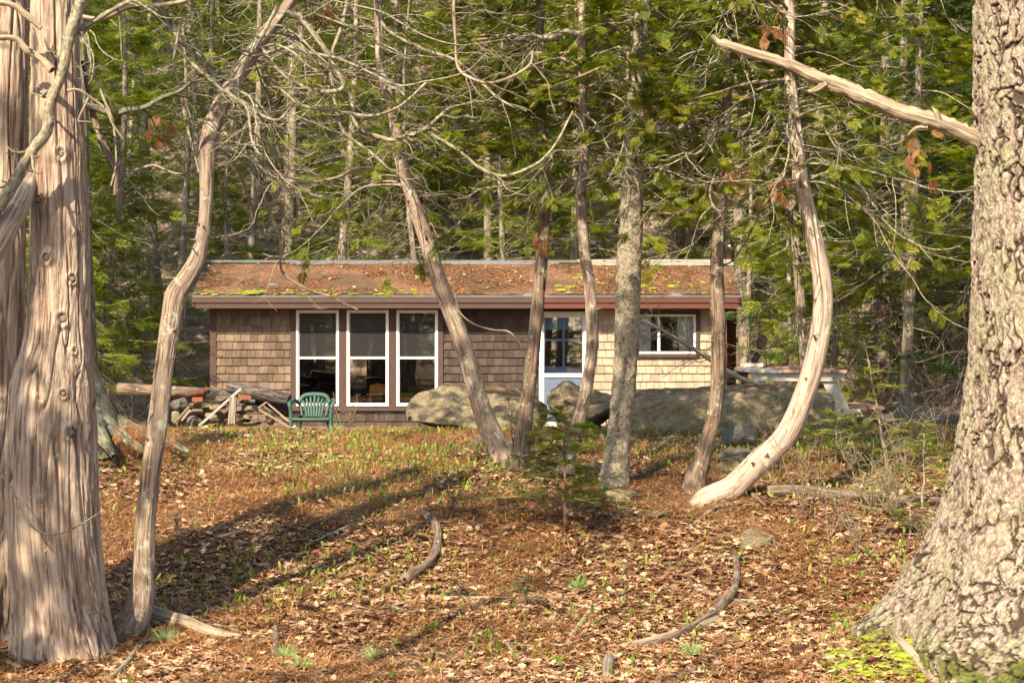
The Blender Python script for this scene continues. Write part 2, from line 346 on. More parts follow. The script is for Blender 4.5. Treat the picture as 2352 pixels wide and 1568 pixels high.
def screen_mat():
    m = bpy.data.materials.new('insect_screen'); m.use_nodes = True; t = m.node_tree; out = t.nodes['Material Output']; b = t.nodes['Principled BSDF']
    b.inputs[0].default_value = (.035, .035, .035, 1); tr = N(t, 'ShaderNodeBsdfTransparent'); ms = N(t, 'ShaderNodeMixShader'); ms.inputs[0].default_value = .35
    t.links.new(tr.outputs[0], ms.inputs[1]); t.links.new(b.outputs[0], ms.inputs[2]); t.links.new(ms.outputs[0], out.inputs[0]); return m
M['screen'] = screen_mat()

# ------------------------------------------------------------ ground
def build_ground():
    xs = np.unique(np.concatenate([np.arange(-9.5, 9.5, .1), np.arange(-30, 30.1, 1.0), np.linspace(-300, 300, 41)]))
    ys = np.unique(np.concatenate([np.arange(12.5, 30, .1), np.arange(-10, 70, .8), np.linspace(-120, 420, 55)]))
    X, Y = np.meshgrid(xs, ys); Z = ground(X, Y)
    n, k = X.shape; i = np.arange(n-1)[:, None]*k; j = np.arange(k-1)[None, :]
    Fc = np.stack([i+j, i+j+1, i+k+j+1, i+k+j], -1).reshape(-1, 4)
    mb = MB(); mb.add(np.stack([X, Y, Z], -1), Fc); put('ground', mb, M['ground'], smooth=True, kind='structure')
build_ground()

# ------------------------------------------------------------ foliage templates: arrays (n,4,3), x forward, z normal
def strip(o, d, l, wd, z=0):
    o = np.array(o, float); d = np.array([math.cos(d), math.sin(d)]); n = np.array([-d[1], d[0]])
    a = o; m_ = o+d*l*.5; e = o+d*l
    return [[*a, z], [*(m_-n*wd/2), z+.01], [*e, z], [*(m_+n*wd/2), z+.01]]
def t_cedar():
    r = random.Random(4); Q = [strip((0, 0), 0, 1, .05)]
    for k in range(7):
        t_ = .08+k*.13
        for sg in (-1, 1):
            a = sg*R(36+r.uniform(-10, 10)); l = .46*(1-t_)+.16; z = r.uniform(-.06, .06); Q.append(strip((t_, 0), a, l, .06, z))
            for f_ in (.3, .55, .8):
                if l*f_ < .12: continue
                p = (t_+math.cos(a)*l*f_, math.sin(a)*l*f_); Q.append(strip(p, a-sg*R(32), l*.36, .05, z)); Q.append(strip(p, a+sg*R(30), l*.30, .05, z))
    return np.array(Q)
def t_hemlock():
    r = random.Random(5); Q = [strip((0, 0), 0, 1, .03)]
    for k in range(8):
        t_ = .06+k*.12
        for sg in (-1, 1):
            a = sg*R(58+r.uniform(-12, 12)); l = .17+.26*math.sin(math.pi*min(1, t_*1.0+.15))*(1-t_*.6); Q.append(strip((t_, 0), a, l, .055, r.uniform(-.05, .02))); Q.append(strip((t_+math.cos(a)*l*.4, math.sin(a)*l*.4), a-sg*R(30), l*.5, .045, r.uniform(-.05, .02)))
    return np.array(Q)
TC, TH = t_cedar(), t_hemlock()
def place(T, O, X, Nn, S):
    X = nrm(X); Nn = nrm(Nn-X*np.sum(X*Nn, 1, keepdims=True)); Yv = np.cross(Nn, X)
    B = np.stack([X, Yv, Nn], 1)                                   # rows
    q = np.einsum('nkj,mji->mnki', T, B)*np.asarray(S)[:, None, None, None] + O[:, None, None, :]
    return q.reshape(-1, 4, 3)
def sprays(mb, T, O, X, Nn, S, lo=0, hi=1):
    O = np.asarray(O); m_ = len(O)
    if m_ == 0: return
    r = np.clip(rng.uniform(lo, hi, m_), 0, 1); q = place(T, O, np.asarray(X), np.asarray(Nn), S)
    rr = np.repeat(r, len(T)); rr = np.clip(rr+rng.uniform(-.1, .1, len(rr)), 0, .999 if hi < 1 else 1); mb.quads(q, rr)

def arc_path(p0, az, L, rise, droop, upturn, n=12, wob=.06, rg=rng):
    """branch leaving p0 toward azimuth az: falls with droop, then turns up"""
    p = np.array(p0, float); out = [p.copy()]; el = rise; a = az; st = L/(n-1)
    ph = rg.uniform(0, 6.28); 
    for k in range(n-1):
        t_ = k/(n-2)
        e = el - droop*math.sin(min(1, t_*1.7)*math.pi/2)*(1 if t_ < .6 else 1) + upturn*max(0, t_-.4)**1.4
        a += rg.normal(0, wob*2.2); e += rg.normal(0, wob*1.6)
        p = p+st*np.array([math.cos(e)*math.cos(a), math.cos(e)*math.sin(a), math.sin(e)]); out.append(p.copy())
    return np.array(out)
def at_path(pts, t_):
    q = t_*(len(pts)-1); k = min(int(q), len(pts)-2); f = q-k; return pts[k]*(1-f)+pts[k+1]*f, nrm(pts[k+1]-pts[k])
def trunk_at(pts, z):
    zs = pts[:, 2]; return np.array([np.interp(z, zs, pts[:, 0]), np.interp(z, zs, pts[:, 1]), z])
def dead_branches(mb, trunk, z0, z1, n, L0, L1, r0=.014, sub=5, seg=5, az=(0, 6.283), upturn=2.6, fol=None, live=.0):
    """cedar style dead limbs that droop and turn up again, with side twigs; fol collects live sprays"""
    for i in range(n):
        z = rng.uniform(z0, z1); p = trunk_at(trunk, z); a = rng.uniform(*az); L = rng.uniform(L0, L1)
        pa = arc_path(p, a, L, rng.uniform(-.1, .5), rng.uniform(.6, 1.1), rng.uniform(.5, 1)*upturn, 13)
        r = r0*rng.uniform(.5, 1.25)*(L/L1)**.5; mb.tube(pa, np.linspace(r, r*.28, 13), seg, .09)
        for j in range(sub):
            t_ = rng.uniform(.2, .95); q, d = at_path(pa, t_); a2 = math.atan2(d[1], d[0])+rng.choice([-1, 1])*rng.uniform(.4, 1.2); l2 = L*rng.uniform(.12, .38)
            pb = arc_path(q, a2, l2, math.asin(np.clip(d[2], -1, 1))*.6+rng.uniform(-.5, .2), rng.uniform(.0, .9), rng.uniform(.5, 2.4), 8, .09)
            mb.tube(pb, np.linspace(r*.5, r*.16, 8), 4, .08)
            for jj in range(2):
                q3, d3 = at_path(pb, rng.uniform(.3, .95)); a3 = math.atan2(d3[1], d3[0])+rng.choice([-1, 1])*rng.uniform(.4, 1.2)
                pc = arc_path(q3, a3, l2*rng.uniform(.25, .5), rng.uniform(-.7, .3), .3, 1.5, 5, .12); mb.tube(pc, np.linspace(r*.26, r*.12, 5), 3, .1)
            if fol is not None and rng.random() < live:
                m_ = 7; ts = rng.uniform(.25, 1, m_)
                for t2 in ts:
                    q2, d2 = at_path(pb, t2); fol.append((q2, nrm(d2+rng.normal(0, .5, 3)+np.array([0, 0, -.25])), np.array([0, 0, 1])+rng.normal(0, .5, 3)))
def crown(mb_w, fol, trunk, z0, z1, n, Lb, Lt, per=26, droop=.5, spread=.34, az=None, r0=.018, ps=1.0):
    for i in range(n):
        f = (i+rng.uniform(0, 1))/n; z = z0+(z1-z0)*f**ps; p = trunk_at(trunk, z); a = rng.uniform(0, 6.283) if az is None else rng.uniform(*az)
        L = (Lb+(Lt-Lb)*f)*rng.uniform(.6, 1.15)
        pa = arc_path(p, a, L, rng.uniform(-.05, .5), droop*rng.uniform(.5, 1.2), rng.uniform(.3, 1.4), 9)
        mb_w.tube(pa, np.linspace(r0, .003, 9)*(.5+.5*L/max(Lb, .1)), 5, .15)
        for j in range(per):
            t_ = rng.uniform(.22, 1.0)**.8; q, d = at_path(pa, t_); off = np.array([-d[1], d[0], 0])*rng.normal(0, 1)*spread*(1.25-t_)*L*.55
            q = q+off+np.array([0, 0, rng.normal(-.03, .05)])
            fol.append((q, nrm(d+nrm(off+1e-6)*.9+rng.normal(0, .35, 3)+np.array([0, 0, -.2])), np.array([0, 0, 1.])+rng.normal(0, .38, 3)))
def put_fol(name, fol, T, mat, parent, s0, s1, lo=0, hi=.97):
    if not fol: return None
    A = np.array(fol); mb = MB(); sprays(mb, T, A[:, 0], A[:, 1], A[:, 2], rng.uniform(s0, s1, len(A)), lo, hi)
    return put(name, mb, mat, parent)

def loose(Vg, seg, n, lo, hi, rows=None, w=1):
    """thin peeling strips lifted off a trunk's own surface grid"""
    G = Vg.reshape(-1, seg, 3); mb = MB(); R_ = len(G)
    for _ in range(n):
        L = int(rng.uniform(lo, hi)); i0 = int(rng.uniform(2, max(3, R_-L-3) if rows is None else rows)); j = int(rng.integers(seg)); i1 = min(i0+L, R_-2); idx = np.arange(i0, i1)
        if len(idx) < 3: continue
        jd = (j+np.round(np.cumsum(rng.normal(0, .25, len(idx))))).astype(int) % seg; j2 = (jd+int(rng.integers(1, 2+w))) % seg
        a = G[idx, jd]; b = G[idx, j2]; c = G[idx].mean(1); t_ = np.linspace(0, 1, len(idx)); up = rng.random() < .5
        lift = (.003+rng.uniform(.004, .022)*(t_ if up else 1-t_)**2.5)[:, None]; wd = np.sin(np.pi*np.clip(t_*.94+.03, 0, 1))[:, None]**.5
        a2 = a+nrm(a-c)*lift; b2 = a2+(b-a)*wd; k = np.arange(len(idx)-1)*2; mb.add(np.stack([a2, b2], 1), np.stack([k, k+1, k+3, k+2], 1))
    return mb
# ------------------------------------------------------------ hero trunks
def trunk_pts(pix, Y, top=None):
    """pix: (x, y, half width) list, from the ground up"""
    pts = []; rad = []
    for i, q in enumerate(pix):
        y_ = Y if len(q) < 4 else q[3]
        pts.append(P(q[0], q[1], y_)); rad.append(q[2]/F*y_)
    if top:
        pts.append(np.array(pts[-1])+np.array([top[0], top[1], top[2]-pts[-1][2]])*1.0); rad.append(.03)
    return np.array(pts), np.array(rad)
def stripe_disp(amp=.006, kx=55, kz=3, fl=.12, s=0):
    def f(tc, r, pts):
        n1 = fbm(tc*np.array([kx, kx, kz])+s*7.3, 3, s)-.5; u = tc/np.maximum(r[..., None], 1e-3)*np.array([1.3, 1.3, 0])+np.array([0, 0, 1])*tc[..., 2:]*1.2
        n2 = fbm(u+s*3.1, 2, s+5)-.5
        return n1*2*amp + n2*fl*r
    return f
cedars = []
def hero(name, pix, Y, mat, label, cat, topz, lean=(0, 0), seg=26, disp=None, group=None, dead=None, crn=None, fm='cedar_green', fs=(.10, .19), T=TC, twm='twig', step=.03):
    pts, rad = trunk_pts(pix, Y)
    pts[1:] = pts[1:]+rng.normal(0, 1, (len(pts)-1, 3))*(rad[1:, None]*.07); last = pts[-1]; k = 4
    ext = [last+np.array([lean[0], lean[1], 1.0])*(topz-last[2])*(i/k) for i in range(1, k+1)]
    pts = np.vstack([pts, ext]); rad = np.r_[rad, [rad[-1]*(1-.82*i/k) for i in range(1, k+1)]]
    base = pts[0].copy(); base[2] = float(ground(base[0], base[1]))
    pts = np.vstack([pts[0]+(pts[0]-pts[1])*.25+np.array([0, 0, -.12]), pts]); rad = np.r_[rad[0]*1.25, rad]
    t = thing(name, base, label, cat, group)
    mb = MB(); mb.tube(pts, rad, seg, step, disp or stripe_disp(s=len(cedars)+1)); Vg = mb.V[0].copy(); nst = 7
    for q in range(nst):
        p, d = at_path(pts[1:len(pts)-3], rng.uniform(.15, .98)); a = rng.uniform(3.3, 6.1); rr0 = float(np.interp(p[2], pts[:, 2], rad)); dv = np.array([math.cos(a), math.sin(a), rng.uniform(-.3, .6)]); l_ = rr0+rng.uniform(.015, .07)
        mb.tube([p+dv*rr0*.5, p+dv*(rr0+.01), p+dv*l_+[0, 0, .004]], [rr0*.28, rr0*.17, rr0*.08], 7, .02, stripe_disp(.002), smoothp=False)
    put('trunk', mb, M[mat], t, True)
    if mat != 'flaky': put('loose_bark', loose(Vg, seg, 90, 6, 22), M[mat], t, kind='stuff', label='peeling bark strips')
    cedars.append((t, pts))
    fol = []
    if dead:
        mb = MB()
        for dd in dead: dead_branches(mb, pts, fol=fol, **dd)
        put('twigs', mb, M[twm], t, True, label='bare drooping dead twigs')
    if crn:
        mb = MB()
        for cc in crn: crown(mb, fol, pts, **cc)
        put('branches', mb, M['twig_brown'], t, True)
    put_fol('crown', fol, T, M[fm], t, *fs)
    return t, pts
GT = 'slender cedars between the camera and the cabin'
hero('cedar_tree', [(1152,1036,28),(1130,1000,24),(1105,930,22),(1065,800,20),(1010,640,18.5),(975,540,17),(945,450,15),(920,360,13),(900,240,12),(877,160,11),(868,0,10)], 21.5, 'cedar_mid',
     'slender cedar leaning left across the cabin between the windows and the big boulder', 'tree', 11.5, (-.1, .05), group=GT,
     dead=[dict(z0=3.9, z1=7.2, n=46, L0=.8, L1=2.6, r0=.016, live=.15)], crn=[dict(z0=5.0, z1=11.3, n=30, Lb=2.0, Lt=.6, per=34)])
hero('cedar_tree', [(1195,1055,20),(1208,950,17),(1225,800,15),(1240,640,14),(1250,520,13),(1250,400,12),(1246,200,10),(1240,0,9)], 21, 'cedar_red',
     'dark reddish upright cedar standing just left of the blue door', 'tree', 10.5, (.02, .02), group=GT,
     dead=[dict(z0=3.9, z1=7, n=36, L0=.6, L1=2.2, r0=.014, live=.35)], crn=[dict(z0=4.6, z1=10.3, n=32, Lb=1.8, Lt=.5, per=36), dict(z0=4.3, z1=5.6, n=10, Lb=1.3, Lt=1.4, per=44)])
hero('cedar_tree', [(1306,1040,19),(1330,960,15),(1350,880,14),(1360,780,14),(1355,660,13),(1340,560,12),(1335,450,12),(1340,350,11),(1337,100,9)], 20.5, 'cedar_mid',
     'thin bowed cedar standing over the right edge of the blue door', 'tree', 10, (.0, .03), group=GT,
     dead=[dict(z0=4.0, z1=6.7, n=30, L0=.6, L1=2.0, r0=.016, live=.35)], crn=[dict(z0=5.3, z1=9.8, n=26, Lb=1.7, Lt=.5, per=36), dict(z0=4.4, z1=5.6, n=9, Lb=1.2, Lt=1.4, per=44)])
def flake_disp(tc, r, pts):
    n1 = fbm(tc*np.array([22, 22, 16]), 4, 31)-.5; n2 = np.clip(fbm(tc*np.array([30, 30, 20])+4, 3, 8)-.5, 0, 1)
    return n1*.022+n2*.05
hero('spruce_tree', [(1412,1092,34),(1422,1000,26),(1435,800,27),(1445,600,28),(1452,450,25),(1462,250,22),(1470,100,20),(1475,0,19)], 20, 'flaky',
     'thickest straight trunk in the middle with grey flaking lichened bark', 'tree', 13, (.02, .0), seg=56, disp=flake_disp, step=.02,
     dead=[dict(z0=4.2, z1=8, n=22, L0=.5, L1=1.8, r0=.014, live=.3)], crn=[dict(z0=6.2, z1=12.8, n=30, Lb=2.0, Lt=.5, per=34), dict(z0=4.9, z1=6.0, n=8, Lb=1.3, Lt=1.5, per=44)])
hero('cedar_tree', [(1598,1095,24),(1615,1050,19),(1638,960,16),(1650,860,16),(1648,700,15.5),(1645,640,15),(1652,520,14),(1662,420,12),(1668,350,11),(1670,200,10),(1672,0,9)], 19.7, 'cedar_red',
     'thin grey-brown cedar standing in front of the right end of the cabin', 'tree', 9.5, (.02, .05), group=GT,
     dead=[dict(z0=3.9, z1=6.4, n=46, L0=.5, L1=2.0, r0=.015, live=.35)], crn=[dict(z0=5.5, z1=9.3, n=30, Lb=1.7, Lt=.5, per=36), dict(z0=4.3, z1=5.5, n=8, Lb=1.2, Lt=1.4, per=44)])
hero('cedar_tree', [(1625,1152,33),(1680,1120,29),(1740,1070,27),(1800,1000,26),(1850,900,24),(1878,800,23),(1890,700,22),(1885,620,21.5),(1865,520,18),(1842,420,17),(1825,300,15),(1815,180,13),(1812,40,12)], 19.2, 'cedar_pale',
     'pale cedar with a strongly curved trunk bowing right in front of the picnic table', 'tree', 10, (-.02, .03), group=GT, seg=36,
     dead=[dict(z0=3.9, z1=6.4, n=50, L0=.6, L1=2.4, r0=.016, live=.35)], crn=[dict(z0=5.4, z1=9.8, n=40, Lb=2.1, Lt=.6, per=40), dict(z0=4.5, z1=5.5, n=9, Lb=1.4, Lt=1.6, per=44)])

# ---- big left cedar (two stems) with its limbs
def big_disp(tc, r, pts):
    fl = fbm(tc/np.maximum(r[..., None], 1e-3)*np.array([1.6, 1.6, 0])+tc*np.array([0, 0, 1.0]), 3, 3)-.5
    n1 = fbm(tc*np.array([26, 26, 2.2])+fbm(tc*5, 2, 5)[..., None]*1.5, 4, 1)-.5
    n2 = fbm(tc*np.array([90, 90, 9]), 3, 2)-.5
    rid = np.abs(fbm(tc*np.array([12, 12, .9])+7, 2, 21)-.5)
    return fl*.20*r + n1*.034 + n2*.008 - np.clip(.055-rid, 0, 1)*.55
lc = thing('old_cedar', P(150, 1500, 14.5), 'massive old cedar with a smooth pinkish furrowed trunk filling the left edge', 'tree')
mb = MB()
mp = [(150,1560,134),(146,1500,126),(141,1440,116),(134,1360,108),(122,1250,108),(116,1100,106),(116,980,103),(120,880,94),(131,780,76),(135,650,70),(135,500,67),(132,350,64),(129,200,58),(127,60,54),(126,-60,52),(126,-500,44)]
pts, rad = trunk_pts(mp, 14.5)
KN = [(140,352,10),(88,458,7),(108,592,9),(164,640,8),(145,732,11),(168,805,5),(150,903,7),(165,993,10)]
kp = [P(x, y, 14.5-.2) for x, y, s_ in KN]
def knot_disp(tc, r, pts):
    d = big_disp(tc, r, pts); th = np.arctan2(tc[..., 1], tc[..., 0])
    return d
mb.tube(pts, rad, 300, .0125, big_disp); trk = mb
# raised rings round the knots
V = trk.V[0]
for (x, y, s_), k in zip(KN, kp):
    sel = (np.abs(V[:, 0]-k[0]) < .13) & (np.abs(V[:, 2]-k[2]) < .15) & (V[:, 1] < 14.5)
    d = np.sqrt((V[sel, 0]-k[0])**2+((V[sel, 2]-k[2])/1.25)**2)/(s_/F*14.5)
    V[sel, 1] -= .022*np.exp(-((d-1.25)/.5)**2) - .02*np.exp(-(d/.8)**2)
put('trunk', trk, M['cedar'], lc, True); put('loose_bark', loose(trk.V[0], 300, 260, 12, 46), M['cedar'], lc, kind='stuff', label='peeling fibrous bark strips')
for (x, y, s_), k in zip(KN, kp):
    if s_ < 7: continue
    sel = (np.abs(V[:, 0]-k[0]) < .02) & (np.abs(V[:, 2]-k[2]) < .02) & (V[:, 1] < 14.5); yf = V[sel, 1].min() if sel.any() else 14.27
    km = MB(); km.tube([(k[0], yf+.06, k[2]), (k[0], yf+.012, k[2]), (k[0]+.002, yf-.004, k[2]), (k[0], yf-.002, k[2])], np.array([s_, s_*.9, s_*.7, .5])/F*14.5*.85, 12, .01, lambda tc, r, p_: (fbm(tc*150, 2, 3)-.5)*.008, smoothp=False)
    put('knot', km, M['weather'], lc, True)
mb = MB(); sp = [(-20,1560,90,14.95),(-12,1300,75,14.95),(5,1050,55,14.95),(10,900,44,15.3),(14,650,42,15.3),(18,400,42,15.2),(20,150,46,15.1),(24,-60,44,15.1),(24,-500,38,15.0)]
p2, r2 = trunk_pts(sp, 14.9); mb.tube(p2, r2, 150, .02, big_disp); put('trunk', mb, M['cedar'], lc, True, label='second stem behind and left of the main one')
mb = MB(); mb.tube([P(70,405,14.35), P(52,450,14.25), P(25,505,14.15), P(-10,570,14.1), P(-70,660,14.0)], np.array([15,25,27,27,25])/F*14.2, 40, .02, stripe_disp(.006, 50, 3, .15, 4)); put('limb', mb, M['cedar_pale'], lc, True, label='thick bare pale limb')
def limb(pix, Y, mat, parent, seg=8, tw=6, tl=.35, kids=True):
    pts = np.array([P(a[0], a[1], a[3] if len(a) > 3 else Y) for a in pix]); rad = np.array([a[2]/F*Y for a in pix])
    pts = pts + np.r_[[np.zeros(3)], rng.normal(0, .012, (len(pts)-1, 3))]
    mb = MB(); mb.tube(pts, rad, seg, .03, lambda tc, r, p_: (fbm(tc*40, 3, 6)-.5)*r*.8)
    for i in range(tw):
        q, d = at_path(pts, rng.uniform(.1, 1)); a2 = math.atan2(d[1], d[0])+rng.choice([-1, 1])*rng.uniform(.3, 1.3); r_ = rad.mean()*.42
        pb = arc_path(q, a2, tl*rng.uniform(.5, 1.6), rng.uniform(-.9, .5), rng.uniform(0, .6), rng.uniform(0, 2.6), 8, .12); mb.tube(pb, np.linspace(r_, r_*.35, 8), 5, .05)
        for jj in range(2):
            q3, d3 = at_path(pb, rng.uniform(.3, .9)); pc = arc_path(q3, rng.uniform(0, 6.28), tl*rng.uniform(.2, .5), rng.uniform(-.8, .6), .2, 1.2, 5, .12); mb.tube(pc, np.linspace(r_*.5, r_*.25, 5), 4, .05)
    return put('limb', mb, M[mat], parent, True)
limb([(200,-30,15),(180,20,14),(160,90,13),(140,170,11.5),(118,240,12.5),(95,300,13),(75,350,12),(50,395,13),(20,440,14),(-30,500,15)], 14.0, 'twig', lc, 14, 5, .2)
limb([(-20,5,6),(30,18,7),(60,30,8.5),(98,66,6)], 14.0, 'deadwood', lc, 10, 1, .12)
limb([(-20,88,6),(35,92,7),(60,115,8),(100,140,8),(125,165,10)], 14.0, 'deadwood', lc, 10, 1, .12)
limb([(147,90,8),(175,75,7),(200,57,7),(253,25,6),(300,3,5),(360,-20,5)], 14.1, 'twig', lc, 8, 6)
limb([(185,38,5),(240,40,5),(300,25,5),(380,12,5),(470,-10,4)], 14.3, 'deadwood', lc, 8, 4)
limb([(197,240,7.5),(247,257,7),(293,258,7),(333,243,6),(375,225,5),(415,208,4),(470,170,3)], 14.5, 'mossy', lc, 8, 6)
limb([(155,208,4),(175,210,3),(205,222,3),(240,250,3),(262,290,3),(285,320,2)], 14.0, 'deadwood', lc, 6, 1, .1)
limb([(205,222,3),(180,270,3.2),(188,282,2.5),(205,288,1.6)], 14.0, 'deadwood', lc, 6, 0)
limb([(196,80,3.5),(205,160,3),(235,220,3.5),(258,290,3),(264,380,2.5),(262,430,2.2)], 14.3, 'twig', lc, 6, 4, .15)
mb = MB(); fol = []; crown(mb, fol, pts, 5.6, 11, 34, 2.4, .8, 26, .5); put('branches', mb, M['twig_brown'], lc, True); put_fol('crown', fol, TC, M['cedar_green'], lc, .14, .24)
limb([(192,140,6),(205,200,6),(222,290,8),(243,350,8.5),(258,400,8),(264,445,4)], 14.6, 'cedar_red', lc, 12, 3, .2)
# foreground bare branchlet across the trunk
tag(limb([(-10,1075,2.6),(15,1100,2.6),(40,1140,2.6),(42,1165,2.6),(62,1195,2.4),(95,1222,2.2),(140,1222,2),(185,1202,1.8),(232,1175,1.4)], 13.9, 'twig', lc, 6, 0))

# ---- slim twisted cedar beside it
t2, t2p = hero('twisted_cedar', [(290,1455,30),(305,1425,34),(322,1375,30),(330,1300,25),(336,1200,22),(348,1080,22),(360,980,23),(378,850,21),(392,740,23),(404,680,24),(430,635,21),(456,585,19),(470,500,16),(474,420,17.5),(478,340,20),(492,270,20),(520,215,19),(560,150,17),(610,80,15),(670,0,13),(720,-70,12)], 14.9, 'cedar_mid',
     'slim twisted cedar rising from the foot of the old cedar at left', 'tree', 9, (.25, .1), seg=44, disp=stripe_disp(.008, 45, 2.2, .28, 9), step=.02,
     dead=[dict(z0=3.7, z1=6.0, n=44, L0=.6, L1=2.2, r0=.013, az=(-1.4, 1.8))], crn=[dict(z0=5.6, z1=9, n=26, Lb=1.8, Lt=.7, per=26)])
for pix, mt, Y in [
    ([(660,30,8),(700,60,7),(784,190,6),(733,213,5),(687,200,5),(643,167,4.5),(603,110,4)], 'twig', 14.8),
    ([(353,-10,9),(400,77,9),(467,140,9),(500,197,8),(540,300,7),(600,420,5)], 'mossy', 15.6),
    ([(387,93,4),(433,133,4),(500,193,4),(547,230,4.5),(593,260,4),(633,277,3.5),(670,253,3)], 'twig', 14.4),
    ([(640,10,5),(627,33,5),(597,83,5),(553,160,4),(547,233,3)], 'twig', 14.6),
    ([(417,40,3),(400,147,3),(417,207,3.5),(427,283,3.5),(453,397,3)], 'twig', 14.9),
    ([(600,420,5),(612,470,4),(638,549,3.4),(649,615,3.2),(669,645,3),(719,669,2.4),(769,682,2),(819,712,1.4)], 'twig_brown', 15.8),
    ([(690,60,6),(700,110,6),(728,140,5),(800,210,5),(817,293,5),(884,322,5.5),(924,320,5),(970,297,4),(1034,247,3)], 'twig', 15.4),
    ([(970,290,3),(984,297,3.6),(1057,350,4),(1104,387,4),(1154,397,4),(1204,393,3.8),(1251,363,3.6),(1284,313,3),(1317,250,2)], 'twig', 15.4),
    ([(1046,-20,4),(1045,20,4),(1043,90,4),(1055,150,3.8),(1085,180,3.6),(1130,195,3.4),(1180,180,3.2),(1215,150,3),(1230,110,2.4)], 'deadwood', 14.6),
    ([(1340,80,6),(1300,75,7),(1270,88,6.5),(1240,84,5),(1215,76,4)], 'twig', 17),
    ([(800,-10,5),(790,60,5),(760,130,4.5),(765,220,4),(790,300,4),(850,350,3.6),(905,400,3)], 'twig', 15.0),
    ([(470,330,3.5),(440,390,3.5),(400,400,3),(340,380,3),(290,420,2.6),(262,445,2.4)], 'twig', 15.2),
    ([(860,-20,4),(880,60,4),(960,110,4),(1040,140,3.6),(1110,190,3.4),(1160,230,3),(1210,250,2.6)], 'twig', 15.6),
    ([(620,180,4),(690,240,4.4),(760,250,4.4),(850,270,4),(920,250,3.4),(985,190,3)], 'twig', 14.9),
    ([(560,330,3.2),(640,400,3.4),(720,420,3.4),(800,400,3),(870,350,2.6)], 'twig_brown', 16.2)]:
    limb(pix, Y, mt, t2, 8, 2 if Y == 15.8 else 9, .42)

# ---- big right pine
def pine_disp(tc, r, pts):
    z = pts[:, 2][:, None]; fall = np.minimum(.41*np.exp(-np.clip(z-.82, -1.2, 9)*1.45), .80+.0*z)
    k = 1+fall/r; tc = tc*np.stack([k, k, 1+0*k], -1)
    wv = fbm(tc*4.0, 3, 40)-.5; w2 = fbm(tc*4.0+9, 3, 46)-.5; w3 = fbm(tc*20, 2, 48)-.5
    q = tc*np.array([13, 13, 3.0])+np.stack([wv*2.8+w3*.7, w2*2.8+w3*.7, w2*2.2+wv*1.2+w3*.5], -1)
    f1, f2, idv = vor(q, 3); mk = np.clip((fbm(tc*np.array([7, 7, 4])+2, 2, 61)-.34)*6, .15, 1); e = np.clip((f2-f1)/.16, 0, 1); plate = 1-(1-e*e*(3-2*e))*mk
    g1, g2, id2 = vor(q*2.3+5, 9); e2 = np.clip((g2-g1)/.2, 0, 1)
    t1 = fbm(tc*np.array([17, 17, 12]), 4, 44); terr = np.floor(t1*13)/13
    pine_disp.crk = np.clip((1-np.clip((f2-f1)/.11, 0, 1))*1.3*mk+(1-e2)*.45+np.clip(.42-t1, 0, 1)*2.0, 0, 1)
    th = np.arctan2(tc[..., 1], tc[..., 0]); lobe = 1+.15*np.sin(th*5+1.3)+.08*np.sin(th*3)
    return fall*lobe + plate*.032 - .022 + idv*.008 + e2*.005 + (terr-.5)*.028 + (fbm(tc*50, 3, 47)-.5)*.012 + (fbm(tc*2.2, 2, 9)-.5)*.05
pn = thing('pine_tree', (P(2379, 784, 14)[0], 14, float(ground(3.7, 14))), 'large white pine with thick plated bark and spreading mossy roots at the right edge', 'tree')
zs = np.linspace(-.3, 6.4, 60); cx = np.interp(zs, [-.3, .8, 3, 4.9, 7.5], [3.72, 3.70, 3.70, 3.68, 3.66])
pp_ = np.stack([cx, np.full(60, 14.0), zs], 1); rr_ = np.interp(zs, [-.3, 3, 5, 7.5], [.42, .415, .40, .36])
mb = MB(); mb.tube(pp_, rr_, 520, .0085, pine_disp); pt = put('trunk', mb, M['pine'], pn, True)
a = pt.data.attributes.new('crk', 'FLOAT', 'POINT'); a.data.foreach_set('value', pine_disp.crk.astype(np.float32).ravel())
mb = MB(); pu = np.array([(3.66, 14, 6.2), (3.66, 14, 10), (3.65, 14, 15)]); mb.tube(pu, [.36, .3, .08], 20, .2); put('trunk', mb, M['bg_bark'], pn, True, label='upper trunk')
limb([(2300,360,20),(2246,318,19),(2160,290,18.5),(2070,258,18),(2000,228,18),(1930,200,17),(1885,183,17),(1830,158,14),(1780,140,12),(1720,118,11.5),(1670,103,11),(1648,95,8),(1636,84,4)], 14.0, 'deadwood', pn, 22, 0)['label'] = 'long bare broken limb reaching left'
limb([(1895,192,9),(1875,200,7),(1860,212,5)], 13.98, 'deadwood', pn, 10, 0)
limb([(2160,282,8),(2148,262,6),(2142,240,1.5)], 13.98, 'deadwood', pn, 8, 0)
limb([(2130,292,5),(2105,305,4),(2088,312,2)], 13.98, 'deadwood', pn, 8, 0)
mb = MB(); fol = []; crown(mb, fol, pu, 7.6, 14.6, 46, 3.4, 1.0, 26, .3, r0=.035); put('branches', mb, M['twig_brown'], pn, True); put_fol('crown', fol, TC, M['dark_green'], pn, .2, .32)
# mossy root running out to the left
def rootd(tc, r, p_): return (fbm(tc*18, 4, 3)-.5)*.05
for pth, rr in (([(3.5,13.9,.55),(3.1,13.75,.38),(2.75,13.6,.16),(2.5,13.5,.0)], [.3,.26,.17,.06]), ([(3.4,14.3,.6),(2.95,14.6,.36),(2.65,14.8,.2)], [.25,.16,.07])):
    mb = MB(); mb.tube(pth, rr, 40, .025, rootd); rt = put('root', mb, M['pine'], pn, True); aa = rt.data.attributes.new('crk', 'FLOAT', 'POINT')

